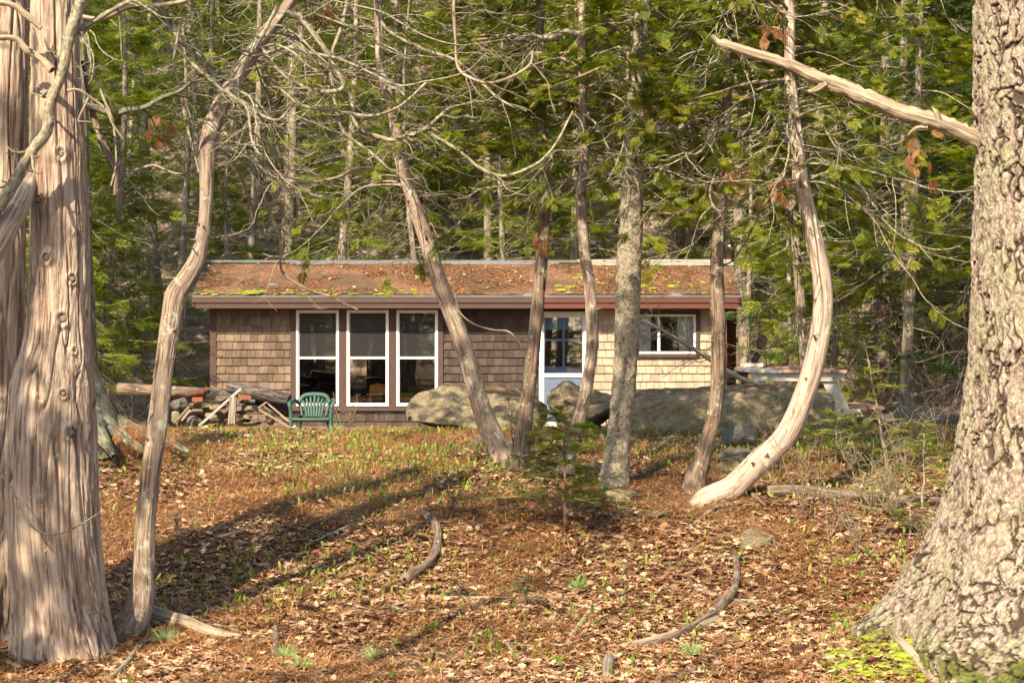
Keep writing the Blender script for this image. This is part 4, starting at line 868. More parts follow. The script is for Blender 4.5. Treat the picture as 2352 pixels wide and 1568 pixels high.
for i in range(70): u = random.random(); mossp.append((random.uniform(1280, 1700), 676-random.random()**1.6*60, random.uniform(.015, .05)))
for i in range(75): mossp.append((random.uniform(445, 960), 678-random.random()**2*16, random.uniform(.02, .045)))
for x, y, s_ in mossp:
    t_ = np.clip((679-y)/79, .015, .95); p = rp(wx(x, YE+(YR-YE)*t_), t_, .012); blob(mb, p, (s_*1.5, s_, s_*.42), k); k += 1
put('roof_moss', mb, M['moss'], cab, True, kind='stuff', label='green moss cushions along the eave')

# table, chair and plates inside the cabin
tb = thing('dining_table', (wx(900, 34.2), 34.2, 1.1), 'wooden dining table seen through the tall windows', 'table')
mb = MB(); zt_ = wz(912, 34.2); mb.box(wx(790, 34.2), wx(1010, 34.2), 33.85, 34.6, zt_-.03, zt_); put('tabletop', mb, M['honey'], tb)
for lx in (wx(800, 34.2), wx(1000, 34.2)):
    for ly in (33.9, 34.52): mb = MB(); mb.box(lx-.03, lx+.03, ly-.03, ly+.03, 1.1, zt_-.03); put('leg', mb, M['honey'], tb)
for px_ in (835, 960):
    mb = MB(); mb.lathe([(.001, zt_+.004), (.08, zt_+.006), (.12, zt_+.02), (.125, zt_+.022)], wx(px_, 34.2), 34.1, 20); put('plate', mb, M['white'], None, True, 'pale plate lying on the dining table behind the '+('middle' if px_ < 900 else 'right')+' tall window', 'plate', 'plates on the dining table')
ch = thing('wooden_chair', (wx(869, 33.6), 33.6, 1.1), 'honey-coloured wooden chair with a scalloped back seen through the middle tall window', 'chair')
cx0, cx1, Yc = wx(849, 33.6), wx(890, 33.6), 33.45
mb = MB(); n = 17; u = np.linspace(0, 1, n); top = wz(888, Yc)+.05*np.sin(u*np.pi)+.012*np.abs(np.sin(u*np.pi*3)); bot = np.full(n, wz(906, Yc))
V = np.concatenate([np.stack([cx0+(cx1-cx0)*u, np.full(n, Yc), top], 1), np.stack([cx0+(cx1-cx0)*u, np.full(n, Yc), bot], 1), np.stack([cx0+(cx1-cx0)*u, np.full(n, Yc+.03), top], 1), np.stack([cx0+(cx1-cx0)*u, np.full(n, Yc+.03), bot], 1)])
j = np.arange(n-1); mb.add(V, np.concatenate([np.stack([n+j, n+j+1, j+1, j], 1), np.stack([j, j+1, 2*n+j+1, 2*n+j], 1), np.stack([2*n+j, 2*n+j+1, 3*n+j+1, 3*n+j], 1)])); put('backrest', mb, M['honey'], ch)
for lx in (cx0, cx1-.035): mb = MB(); mb.box(lx, lx+.035, Yc+.001, Yc+.029, 1.1, wz(900, Yc)); put('leg', mb, M['honey'], ch)
for lx in (cx0, cx1-.035): mb = MB(); mb.box(lx, lx+.035, Yc+.3, Yc+.33, 1.1, 1.5); put('leg', mb, M['honey'], ch)
mb = MB(); mb.box(cx0, cx1, Yc-.03, Yc+.36, 1.5, 1.53); put('seat', mb, M['honey'], ch)
for q in range(4): mb = MB(); xx = cx0+.06+q*.06; mb.box(xx, xx+.018, Yc+.006, Yc+.02, 1.53, wz(906, Yc)); put('spindle', mb, M['honey'], ch)

# ------------------------------------------------------------ rocks
def rock(name, x0, x1, y0, y1, Y, depth, label, mat='rock', p=3.0, seed=0, tiltc=0, group=None, cat='boulder', shape=None, res=96):
    c = P((x0+x1)/2, (y0+y1)/2, Y); hw = (x1-x0)/2/F*Y; hh = (y1-y0)/2/F*Y
    th, ph = np.meshgrid(np.linspace(0, 2*np.pi, res*2, endpoint=False), np.linspace(.001, np.pi-.001, res)); d = np.stack([np.sin(ph)*np.cos(th), np.sin(ph)*np.sin(th), np.cos(ph)], -1)
    n = (np.abs(d)**p).sum(-1)**(-1/p); V = d*n[..., None]
    rs_ = np.random.default_rng(seed)
    for q in range(16 if 2.5 < p < 5 else 4 if p < 2.5 else 0):                                             # chop faces
        a = nrm(rs_.normal(0, 1, 3)); o = rs_.uniform(.6, .95); dd = (V*a).sum(-1)-o; V = V-np.clip(dd, 0, None)[..., None]*a*.9
    V = V*np.array([hw*1.06, depth, hh*1.06])
    if shape: V = shape(V, hw, hh)
    sc_ = 1/max(hw, .15)
    V = V+d*((fbm(V*2.2*max(1, sc_*.5)+seed, 4, seed)-.5)*.42*min(hh, hw))[..., None]+d*((fbm(np.stack([V[..., 0]*5, V[..., 1]*5, (V[..., 2]+V[..., 0]*.4)*20], -1)*max(.6, sc_*.4)+seed, 4, seed+3)-.5)*.2*min(hh, hw))[..., None]
    V = V+c; k = res*2; i = np.arange(res-1)[:, None]*k; j = np.arange(k)[None, :]
    mb = MB(); mb.add(V, np.stack([i+j, i+k+j, i+k+(j+1) % k, i+(j+1) % k], -1).reshape(-1, 4))
    return put(name, mb, M[mat], None, True, label, cat, group, origin=tuple(c))
def sh1(V, hw, hh): V = V.copy(); V[..., 2] -= np.clip(-(V[..., 0]/hw+.45), 0, 1)*hh*.7*(V[..., 2] > 0); V[..., 2] += np.clip(V[..., 0]/hw-.6, 0, 1)*hh*.5*(V[..., 2] < 0); return V
rock('boulder', 943, 1250, 880, 1000, 25.4, .75, 'big rounded lichened boulder in front of the tall windows and dark shingles', seed=3, shape=sh1, p=4.4)
def sh2(V, hw, hh): V = V.copy(); V[..., 2] += hh*.3*np.exp(-((V[..., 0]/hw+.35)/.35)**2)*(V[..., 2] > 0); return V
rock('boulder', 1260, 1402, 886, 1008, 25.2, .7, 'pointed boulder with a mossy side in front of the blue door', seed=8, shape=sh2, p=3)
def sh3(V, hw, hh): V = V.copy(); V[..., 2] += hh*(.06*V[..., 0]/hw+.05*np.sin(V[..., 0]*3)); return V
rock('boulder', 1425, 1892, 893, 1012, 25.3, .8, 'long flat-topped boulder lying like a wall below the small window', seed=12, shape=sh3, p=5.5, res=130)
rock('boulder', 2030, 2240, 930, 985, 26.2, .6, 'low grey boulder partly hidden beside the big pine', 'rock_grey', seed=15, p=3)
rock('boulder', 1960, 2080, 945, 985, 26.6, .5, 'low rock in the shade under the picnic bench', 'rock_grey', seed=16, p=3)
def grock(x0, x1, y0, y1, label, mat, seed, dep=.5):
    g = onground((x0+x1)/2, y1-2); w_ = (x1-x0)/2/F*g[1]; rock('rock', x0, x1, y0, y1+6, g[1]+w_*.6, w_*dep*1.6, label, mat, 2.3, seed, cat='rock', res=60)
grock(1660, 1738, 975, 1034, 'smooth dome-shaped grey rock with a moss cap at the foot of the thin grey-brown cedar', 'rock_grey', 21)
grock(1650, 1745, 1030, 1062, 'low grey rock under the dome-shaped one', 'rock_grey', 22); grock(1645, 1705, 1058, 1090, 'lowest small rock touching the foot of the curved cedar', 'rock', 23)
grock(1700, 1772, 1214, 1262, 'small lichened rock alone in the leaf litter at right', 'rock', 24); grock(2070, 2150, 1285, 1335, 'pale angular stone lying against the pine root', 'rock', 25)
grock(1385, 1470, 1122, 1156, 'flat pale stone half buried behind the little hemlock', 'rock', 26); grock(1075, 1115, 1008, 1026, 'tiny stone at the foot of the leaning cedar', 'rock_grey', 27); grock(1745, 1775, 968, 985, 'small stone beside the moss below the long boulder', 'rock_grey', 28)
grock(1900, 1945, 975, 992, 'small dark stone beneath the table leg', 'rock_grey', 29)
mb = MB()
for i in range(320):
    g = onground(2200-random.random()**.8*300, 1390+random.random()**.7*200); s_ = random.uniform(.02, .075); blob(mb, (g[0], g[1], g[2]-.004), (s_*1.5, s_*1.2, s_*.35), i, 9)
for px, py, s_ in ((1715, 972, .12), (1690, 968, .08), (1850, 1240, .06), (1830, 1225, .05), (205, 1480, .08), (1985, 1430, .06), (2010, 1400, .05)): g = onground(px, max(py, 985)); blob(mb, (g[0], g[1], g[2]+(.28 if py < 980 else 0)-.02), (s_*1.5, s_, s_*.5), px, 12)
put('moss', mb, M['moss'], None, True, 'bright green moss cushions on the roots and rocks', 'moss', kind='stuff')

# ------------------------------------------------------------ stone pile, logs, boards, bricks
YP = 27.0; zs1 = lambda z: (300+z/2.351)/1.2755; zs2 = lambda z: (700+z/2.351)/1.2755
stones = [(470,600,1090,1190),(600,680,1120,1165),(680,760,1125,1170),(770,900,1075,1135),(740,870,1130,1175),(605,705,1165,1215),(580,700,1215,1290),(715,860,1185,1260),(840,905,1175,1235),(920,1000,1175,1205),(925,1030,1200,1240),(960,1075,1140,1200),(925,1070,1100,1140),(700,870,1250,1300),(905,1060,1240,1290),(1000,1100,1230,1290),(480,560,1180,1290),(1110,1190,1180,1280)]
sl_lab = ['grey stone at the far left of the pile','small flat stone under the left brick','flat stone in the middle top row','long pale stone under the crossing planks','second-row stone behind the grey plank','thin slab stone in the second row at left','slanted dark slab low at left','large stone behind the grey plank','small stone left of the charred stake','thin flat slab right of the charred stake','flat slab just below the thin one','rounded stone at the right of the pile','flat stone beneath the right brick','bottom stone in front of the pile','bottom right stone beside the stake','rounded stone next to the crate','leaning stone at the left foot','stone under the tilted crate']
for i, q in enumerate(stones): rock('stone', zs1(q[0]), zs1(q[1]), zs2(q[2]), zs2(q[3]), YP+random.uniform(-.05, .15), .22, sl_lab[i]+' in the fire-ring stone pile', 'rock' if i % 3 else 'rock_grey', 3.2, 40+i, group='stones of the fire ring', cat='stone', res=24)
def log(name, a, b, r, mat, label, cat='log', seg=20, mid=None, sq=False, Ya=YP, Yb=YP):
    A = P(a[0], a[1], Ya); B = P(b[0], b[1], Yb); Mi = (A+B)/2+(np.array([0, 0, 0]) if mid is None else np.array(mid)); rr = np.array([r*.05, r, r*1.02, r*.97, r*.9, r*.05])/F*Ya; e = nrm(B-A)*.02
    mb = MB(); mb.tube([A-e*.2, A, A*.6+Mi*.4, Mi, B, B+e*.2], rr, seg, .05, stripe_disp(.008, 30, 3, .25, 3), smoothp=False); return put(name, mb, M[mat], None, True, label, cat, origin=tuple(A))
log('old_beam', (272, 893), (470, 903), 14, 'log', 'long weathered squared log with splintered end reaching left past the twisted cedar', Ya=27.6, Yb=27.4)
log('old_beam', (470, 900), (540, 918), 12, 'char', 'dark burnt continuation of the weathered log on the stones', Ya=27.4, Yb=27.3)
log('charred_log', (525, 892), (664, 920), 17, 'char', 'thick charred log lying on the right side of the stone pile', Ya=27.4, Yb=27.2, mid=(0, 0, .02)); log('charred_log', (560, 925), (665, 945), 14, 'char', 'lower charred log beneath the thicker one', Ya=27.5, Yb=27.4)
def plank(a, b, w_, th_, mat, name, label, Ya, Yb=None, cat='board', roll=0, grp=None):
    Yb = Yb or Ya; A = P(a[0], a[1], Ya); B = P(b[0], b[1], Yb); d = Vector(B-A); L = d.length; Mx = Matrix.Translation(Vector(A)) @ d.to_track_quat('Z', 'Y').to_matrix().to_4x4() @ Matrix.Rotation(roll, 4, 'Z')
    w2 = w_/F*Ya/2; mb = MB(); mb.box(-w2, w2, -th_/2, th_/2, 0, L, Mx); return put(name, mb, M[mat], None, label=label, cat=cat, group=grp, origin=tuple(A))
plank((zs1(665), zs2(1285)), (zs1(955), zs2(1028)), 12, .03, 'plank_grey', 'plank', 'grey pointed plank leaning diagonally across the stone pile', 26.7, 26.8)
plank((zs1(890), zs2(1275)), (zs1(903), zs2(1090)), 16, .05, 'weather', 'stake', 'upright stake with a charred top in front of the stones', 26.65, 26.75); plank((zs1(901), zs2(1150)), (zs1(904), zs2(1085)), 17.5, .054, 'char', 'stake_tip', 'charred tip of the upright stake', 26.71, 26.75) if False else None
plank((zs1(500), zs2(1270)), (zs1(600), zs2(1150)), 9, .03, 'weather', 'plank', 'short grey board leaning at the left foot of the pile', 26.7)
plank((zs1(545), zs2(1250)), (zs1(605), zs2(1175)), 5, .03, 'plank_tan', 'plank', 'narrow tan batten beside the short grey board', 26.65)
plank((zs1(745), zs2(1012)), (zs1(890), zs2(1075)), 3, .015, 'weather', 'batten', 'thin pale batten resting on top of the stones', 26.9)
for a_, b_, lb in (((620, 1103), (692, 1103), 'red brick at the left on the stone pile'), ((935, 1080), (1025, 1092), 'red brick at the right on the stone pile')): plank((zs1(a_[0]), zs2(a_[1])), (zs1(b_[0]), zs2(b_[1])), 9, .055, 'brick', 'brick', lb, 26.8, cat='brick', grp='bricks on the stone pile')
mb = MB(); mb.tube([P(zs1(580), zs2(1080), 26.9), P(zs1(630), zs2(1062), 26.9), P(zs1(700), zs2(1052), 26.9), P(zs1(735), zs2(1045), 26.95)], np.array([3, 8, 9, 5])/F*27, 14, .03); mb.tube([P(zs1(700), zs2(1062), 26.8), P(zs1(712), zs2(1040), 26.7), P(zs1(730), zs2(1042), 26.75), P(zs1(733), zs2(1065), 26.9)], .012, 8, .02)
put('rusty_grate', mb, M['rust'], None, True, 'rusty curved iron piece lying on the stones', 'scrap metal')
cr = thing('wooden_crate', P(zs1(1200), zs2(1290), 26.5), 'broken wooden crate tipped on its side between the stones and the green chair', 'crate')
def cpl(a, b, w_, th_, Ya, roll=0, nm='slat', mt='plank_tan'):
    A = P(zs1(a[0]), zs2(a[1]), Ya); B = P(zs1(b[0]), zs2(b[1]), Ya); d = Vector(B-A); L = d.length; Mx = Matrix.Translation(Vector(A)) @ d.to_track_quat('Z', 'Y').to_matrix().to_4x4() @ Matrix.Rotation(roll, 4, 'Z')
    mb = MB(); mb.box(-w_/F*Ya/2, w_/F*Ya/2, -th_/2, th_/2, 0, L, Mx); put(nm, mb, M[mt], cr)
cpl((1078, 1172), (1300, 1300), 17, .02, 26.5); cpl((1130, 1125), (1330, 1290), 5, .02, 26.7); cpl((1075, 1160), (1132, 1122), 9, .02, 26.66, nm='end_board'); cpl((1110, 1150), (1310, 1290), 8, .02, 26.85, mt='weather'); cpl((1285, 1305), (1335, 1285), 10, .02, 26.6, nm='end_board', mt='plank_grey')

# ------------------------------------------------------------ green plastic chair
YC = 26.9; gc = P(718, 975, YC); gz = float(ground(gc[0], YC)); cs = YC/F
pc = thing('plastic_chair', (gc[0], YC, gz), 'green plastic garden armchair standing in front of the first tall window', 'chair')
pc0 = np.array(pc.location); seatz = EYE-(956-784)*cs; hw = 44*cs
def cp(x, y, z): return np.array([gc[0]+x, YC+y, z])
mb = MB(); n = 14; u = np.linspace(-1, 1, n); v = np.linspace(0, 1, 10); UU, VV = np.meshgrid(u, v)
XX = UU*hw*(.95-.12*VV); YY = -.22+.42*VV; ZZ = seatz-.03*VV-.03*(1-UU**2)*np.sin(VV*3)+np.where(VV < .12, -.02, 0)
V = np.stack([gc[0]+XX, YC+YY, ZZ], -1); Vb = V-[0, 0, .02]; i = np.arange(9)[:, None]*n; j = np.arange(n-1)[None, :]; Fq = np.stack([i+j, i+j+1, i+n+j+1, i+n+j], -1).reshape(-1, 4)
mb.add(V, Fq); mb.add(Vb, Fq[:, ::-1]); mb.tube([cp(-hw*.95, -.23, seatz-.03), cp(0, -.25, seatz-.035), cp(hw*.95, -.23, seatz-.03)], .022, 8, .05); put('seat', mb, M['chair'], pc, True)
topz = EYE-(908-784)*cs
arch = [cp(-hw*.62, .19, seatz), cp(-hw*.72, .24, seatz+.12), cp(-hw*.78, .27, topz-.10), cp(-hw*.6, .3, topz-.02), cp(-hw*.25, .31, topz), cp(hw*.25, .31, topz), cp(hw*.6, .3, topz-.02), cp(hw*.78, .27, topz-.10), cp(hw*.72, .24, seatz+.12), cp(hw*.62, .19, seatz)]
mb = MB(); mb.tube(arch, [.02, .022, .026, .034, .038, .038, .034, .026, .022, .02], 8, .03)
for k in range(7):
    f_ = (k-3)/3; mb.tube([cp(f_*hw*.38, .19, seatz-.01), cp(f_*hw*.50, .245, (seatz+topz)/2), cp(f_*hw*.66, .295, topz-.02-.05*abs(f_))], .021, 6, .04)
put('backrest', mb, M['chair'], pc, True)
for s_ in (-1, 1):
    mb = MB(); az_ = seatz+.19; mb.tube([cp(s_*hw*.78, .25, topz-.12), cp(s_*hw*1.02, .14, az_+.03), cp(s_*hw*1.13, .0, az_), cp(s_*hw*1.14, -.18, az_-.01), cp(s_*hw*1.1, -.22, az_-.05)], [.022, .026, .03, .03, .02], 8, .03); put('armrest', mb, M['chair'], pc, True)
    mb = MB(); mb.tube([cp(s_*hw*1.1, -.22, az_-.04), cp(s_*hw*1.03, -.21, seatz), cp(s_*hw*1.05, -.25, gz-.03)], [.022, .03, .02], 8, .03); put('leg', mb, M['chair'], pc, True)
    mb = MB(); mb.tube([cp(s_*hw*.7, .2, seatz), cp(s_*hw*.85, .28, gz-.03)], [.028, .02], 8, .03, smoothp=False); put('leg', mb, M['chair'], pc, True)

# ------------------------------------------------------------ picnic table
YT = 26.3; pt_ = thing('picnic_table', P(1930, 984, YT), 'weathered grey picnic table with flaking red top behind the long boulder', 'picnic table')
def tp(x, y, Y=YT): return P(x, y, Y)
edges = [1719, 1757, 1795, 1834, 1872, 1908, 1944]
for i, (a_, b_) in enumerate(zip(edges[:-1], edges[1:])):
    A = tp(a_+.8, 848+[0, 1.5, 0, -1, 1, 1][i]); B = tp(b_-.8, 855+[0, 1, 0, 0, 0, 1][i]); mb = MB(); mb.box(A[0], B[0], YT-.06-.01*(i % 3), YT+1.7, B[2], A[2]); put('top_plank', mb, M['flake_red' if i > 1 else 'grey_table'], pt_)
A = tp(1722, 856); B = tp(1938, 875); mb = MB(); Zb = B[2]; mb.add([(A[0], YT, A[2]), (B[0], YT, A[2]), (B[0], YT, Zb), (A[0]+.06, YT, Zb), (A[0], YT+.04, A[2]), (B[0], YT+.04, A[2]), (B[0], YT+.04, Zb), (A[0]+.06, YT+.04, Zb)], [(3,2,1,0), (4,5,6,7), (0,4,7,3), (2,6,5,1), (3,7,6,2), (0,1,5,4)]); put('top_crossbar', mb, M['grey_table'], pt_)
def slant(pa, pb, wl, Ya, th_, nm, mt='grey_table'):
    A0, A1, B0, B1 = P(pa-wl/2, pb[0], Ya), P(pa+wl/2, pb[0], Ya), P(pb[1]-wl/2, pb[2], Ya), P(pb[1]+wl/2, pb[2], Ya); V = [A0, A1, B1, B0]; V += [v+[0, th_, 0] for v in V]
    mb = MB(); mb.add(V, [(3,2,1,0), (4,5,6,7), (0,4,7,3), (2,6,5,1), (3,7,6,2), (0,1,5,4)]); return put(nm, mb, M[mt], pt_)
slant(1904, (873, 1958, 990), 34, YT+.042, .04, 'leg'); slant(1744, (873, 1690, 990), 34, YT+.042, .04, 'leg')
slant(1904, (873, 1958, 990), 34, YT+1.55, .04, 'leg'); slant(1744, (873, 1690, 990), 34, YT+1.55, .04, 'leg')
A = tp(1882, 939); B = tp(1984, 957); mb = MB(); mb.add([(A[0]+.02, YT, A[2]), (B[0]-.05, YT, A[2]), (B[0], YT, B[2]), (A[0]-.005, YT, B[2]+.02), (A[0]+.02, YT+.04, A[2]), (B[0]-.05, YT+.04, A[2]), (B[0], YT+.04, B[2]), (A[0]-.005, YT+.04, B[2]+.02)], [(3,2,1,0), (4,5,6,7), (0,4,7,3), (2,6,5,1), (3,7,6,2), (0,1,5,4)]); put('seat_support', mb, M['grey_table'], pt_)
for a_, b_ in ((1950, 1986), (1988, 2024)): A = P(a_, 931, YT+.35); B = P(b_, 938, YT+.35); mb = MB(); mb.box(A[0], B[0], YT+.15, YT+1.7, B[2], A[2]); put('bench_plank', mb, M['flake_red'], pt_)
for a_, b_, c_ in ((1915, 868, 3), (1930, 874, 3), (1934, 943, 2.5), (1975, 953, 2.5)):
    A = tp(a_, b_); mb = MB(); mb.tube([(A[0], YT+.001, A[2]), (A[0], YT-.012, A[2]), (A[0], YT-.013, A[2])], [c_*SX*.8, c_*SX*.8, .001], 10, smoothp=False); put('bolt', mb, M['metal_dark'], pt_)
plank((1700, 838), (1752, 838), 7, .05, 'grey_table', 'plank', 'short grey board lying on the far left end of the picnic table', 27.6)
plank((1780, 846), (1860, 842), 3.5, .05, 'flake_red', 'plank', 'thin faded board resting on the picnic table top', 27.2)
log('old_beam', (1668, 862), (1725, 850), 9, 'weather', 'grey stump end between the cabin and the picnic table', Ya=27.8, Yb=27.8)

# ------------------------------------------------------------ fallen logs and sticks
def lying(name, pix, mat, label, cat='stick', seg=12, tw=0, grp=None, lift=.4):
    pts = []; rad = []
    for x, y, r in pix:
        g = onground(x, y); rr = r/F*g[1]; pts.append(g+[0, 0, rr*lift+.015]); rad.append(rr)
    pts = np.array(pts); e = nrm(pts[-1]-pts[-2]); pts = np.vstack([pts[0]-nrm(pts[1]-pts[0])*.006, pts, pts[-1]+e*.006]); rad = np.r_[rad[0]*.25, rad, rad[-1]*.3]
    mb = MB(); mb.tube(pts, rad, seg, .025, stripe_disp(.003, 50, 5, .3, len(label)))
    for i in range(tw):
        q, d = at_path(pts, rng.uniform(.2, .95)); pb = arc_path(q, math.atan2(d[1], d[0])+rng.choice([-1, 1])*rng.uniform(.4, .9), rng.uniform(.15, .4), rng.uniform(.1, .6), .5, 0, 6, .1); mb.tube(pb, np.linspace(np.median(rad)*.45, .002, 6), 5, .05)
    return put(name, mb, M[mat], None, True, label, cat, grp, origin=tuple(pts[0]))
lying('fallen_log', [(1765,1142,13),(1830,1142,13),(1900,1148,14),(1980,1152,12),(2060,1158,10),(2150,1162,9),(2190,1165,7)], 'log', 'dark smooth fallen log lying between the curved cedar and the big pine', 'log', 24, 0, lift=.8)
lying('fallen_log', [(1960,1168,6),(2020,1180,7),(2060,1172,8)], 'log', 'short broken branch under the fallen log', 'log')
lying('fallen_branch', [(955,1180,5),(985,1196,8),(1003,1220,9),(1006,1255,9.5),(998,1285,10),(975,1315,11),(950,1332,13),(930,1345,13)], 'log', 'curved dark fallen branch lying in the middle of the leaf litter', 'branch', 16, 0, lift=.9)
lying('fallen_branch', [(1500,1490,8),(1545,1475,10),(1610,1440,10),(1660,1400,12),(1690,1350,9),(1690,1290,8)], 'log', 'long knobbly fallen branch curving through the litter at right of centre', 'branch', 14, 2, lift=.7)
lying('fallen_branch', [(1430,1495,7),(1500,1480,9),(1575,1462,10),(1650,1430,9)], 'deadwood', 'thick pale branch lying near the bottom right of centre', 'branch', 14, 1, lift=.6)
lying('fallen_log', [(310,1405,12),(350,1425,17),(390,1440,18),(430,1448,16),(480,1468,14),(550,1475,8)], 'deadwood', 'pale splintered log at the foot of the twisted cedar', 'log', 20, 0, lift=.8)
GS = 'sticks lying in the leaf litter'
for pix, mt, lb in [
    ([(250,1570,7),(290,1530,6),(330,1480,5),(380,1465,4),(480,1440,3.5),(560,1460,3)], 'twig', 'lichened stick propped up from the bottom left corner'),
    ([(632,1448,7),(634,1480,9),(630,1510,9)], 'log', 'short stubby brown stick standing out of the leaves at lower left'),
    ([(560,1500,6),(600,1480,6),(625,1465,5)], 'log', 'bent stick left of the stubby stick'),
    ([(985,1378,6),(1060,1384,7),(1130,1382,6),(1250,1386,5),(1340,1400,5),(1380,1406,3)], 'deadwood', 'long grey straight stick below the tiny hemlock seedling'),
    ([(1355,1410,6),(1335,1440,7),(1312,1470,8)], 'deadwood', 'short grey stick pointing up-right near the bottom centre'),
    ([(1120,1440,3.5),(1160,1480,4),(1190,1515,4),(1260,1545,4),(1360,1560,3)], 'twig', 'thin curved grey stick at the bottom centre'),
    ([(1100,1465,3),(1180,1485,3.5),(1280,1490,3.5),(1350,1470,3),(1420,1440,2.5)], 'deadwood', 'long thin stick crossing the curved one'),
    ([(1420,1450,3),(1520,1440,3),(1640,1438,3)], 'twig', 'thin stick running right from the crossing sticks'),
    ([(0+788,1500,4),(860,1500,4),(900,1515,4)], 'log', 'short dark stick at the bottom left of centre'),
    ([(790,1525,3.5),(860,1500,3.5),(940,1500,3),(1010,1530,3)], 'twig', 'arched thin stick near the bottom edge'),
    ([(860,1380,3.5),(900,1400,4),(945,1412,3)], 'twig', 'lichened twig left of the long grey stick'),
    ([(1560,1345,4),(1620,1365,6),(1690,1390,7),(1740,1410,6)], 'log', 'brown stick crossing the knobbly branch'),
    ([(1655,1385,4),(1700,1386,5),(1760,1390,5)], 'twig', 'stick with a pale lichened tip'),
    ([(1590,1215,4),(1640,1175,5),(1700,1160,5)], 'twig', 'stick leaning beside the foot of the curved cedar'),
    ([(1670,1100,5),(1720,1135,5.5),(1755,1165,5)], 'log', 'dark stick lying across the base of the curved cedar'),
    ([(1640,1290,4),(1740,1285,4),(1780,1310,4)], 'log', 'thin dark stick left of the small lichened rock'),
    ([(1960,1330,4),(2050,1350,4.5),(2110,1365,4)], 'log', 'brown stick in the sunlit leaves left of the pine root'),
    ([(1680,1590,4),(1560,1560,4),(1520,1555,4)], 'deadwood', 'pale stick on the bottom edge right of centre'),
    ([(1470,1200,4),(1560,1178,5),(1640,1185,4)], 'log', 'stick behind the little hemlock'),
    ([(1500,1040,4),(1540,1010,4),(1560,995,3)], 'deadwood', 'forked stick right of the flaking trunk'),
    ([(420,1395,4),(470,1400,4),(540,1410,4)], 'twig', 'shaded stick beside the pale splintered log'),
    ([(500,1240,4),(560,1225,4.5),(600,1200,4)], 'deadwood', 'light stick in the left middle of the litter'),
    ([(720,1250,3),(800,1215,3.5),(860,1195,3)], 'twig', 'shaded twig left of the curved dark branch'),
    ([(2020,1440,9),(2060,1475,10),(2110,1525,12),(2150,1580,13)], 'deadwood', 'thick grey stick leaning on the mossy pine root at lower right'),
    ([(1395,1565,13),(1398,1530,14),(1400,1515,8)], 'weather', 'stump of broken wood on the bottom edge')]:
    lying('fallen_stick', pix, mt, lb, 'stick', 10, 1, GS)
# fine twigs, uncountable
mb = MB()
for i in range(420):
    g = onground(random.uniform(150, 2250), 985+585*random.random()**.8); a = rng.uniform(0, 6.28); L = rng.uniform(.1, .5); n = 6
    t_ = np.linspace(0, 1, n); x = g[0]+np.cos(a)*L*t_+rng.normal(0, .01, n).cumsum(); y = g[1]+np.sin(a)*L*t_+rng.normal(0, .01, n).cumsum(); z = ground(x, y)+.02+rng.uniform(0, .03)*t_
    mb.tube(np.stack([x, y, z], 1), np.linspace(.005, .002, n)*rng.uniform(.5, 1.3), 5, .05)
put('twig_litter', mb, M['twig'], None, True, 'fine broken twigs strewn over the litter', 'twigs', kind='stuff')

# ------------------------------------------------------------ leaf litter, needles, lily leaves
def scatter(n, dens=None, y0=12.6, y1=30, marg=.03, bias=1.5):
    Y = y0+(y1-y0)*rng.random(n*3)**bias; X = rng.uniform(-1, 1, n*3)*(.2571+marg)*Y
    if dens is not None: k = rng.random(n*3) < dens(X, Y); X, Y = X[k], Y[k]
    X, Y = X[:n], Y[:n]; return np.stack([X, Y, ground(X, Y)], 1)
patch = lambda X, Y, s, seed: fbm(xyz(X*s, Y*s, 0), 3, seed)
O = scatter(40000, lambda X, Y: np.clip((patch(X, Y, .8, 3)-.38)*5+np.clip((18.5-Y)/4, 0, .6), .12, 1)*np.clip((28-Y)/8, .12, 1), y1=29, bias=1.25); mb = MB(); leaf_cloud(mb, O+np.c_[np.zeros((len(O), 2)), rng.uniform(.004, .04, len(O))], rng.uniform(.035, .11, len(O)), .24)
put('leaf_litter', mb, M['oak_leaf'], None, False, 'dry tan oak leaves covering the ground', 'leaf litter', kind='stuff')
mb = MB(); needles(mb, 170000, lambda n: scatter(n, lambda X, Y: np.clip((.62-patch(X, Y, .8, 3))*5, .2, 1), y1=29, bias=1.15)+np.array([0, 0, .03]), (.07, .14), .0028)
put('needle_litter', mb, M['needle'], None, False, 'rusty orange pine needles lying between the leaves', 'pine needles', kind='stuff')
def lilies(n, dens, h0=.03, h1=.075):
    O = scatter(n, dens, y0=13, y1=29, bias=1.0); n = len(O); a = rng.uniform(0, 6.28, n); h = rng.uniform(h0, h1, n); st = rng.uniform(.02, .06, n); w_ = h*rng.uniform(.16, .27, n)
    up = nrm(np.stack([rng.normal(0, .25, n), rng.normal(0, .25, n), np.ones(n)], 1)); s_ = np.stack([np.cos(a), np.sin(a)*.6, 0*a], 1); b0 = O+up*st[:, None]; u = (up*h[:, None])
    W = s_*w_[:, None]; bend = np.stack([-np.sin(a), np.cos(a), 0*a], 1)*(h*.25)[:, None]
    p0, p1, p2, p3 = b0, b0+u*.38, b0+u*.75+bend*.5, b0+u+bend
    q1 = np.stack([p0, p1+W, p2+W*.7, p1*.5+p2*.5-bend*.12], 1); q2 = np.stack([p0, p1*.5+p2*.5-bend*.12, p2-W*.7, p1-W], 1); q3 = np.stack([p2+W*.7, p3, p2-W*.7, p1*.5+p2*.5-bend*.12], 1)
    ss = s_*.0022; q4 = np.stack([O-ss, O+ss, b0+ss, b0-ss], 1); r = rng.random(n); mb = MB(); mb.quads(np.concatenate([q1, q2, q3, q4]), np.tile(r, 4)); return mb
mb = lilies(8500, lambda X, Y: np.clip((patch(X, Y, .55, 23)-.38)*4, .05, 1)*np.clip((Y-12)/9, .12, 1))
put('lily_sprouts', mb, M['lily'], None, False, 'small upright green lily leaves sprouting through the litter', 'ground cover', kind='stuff')
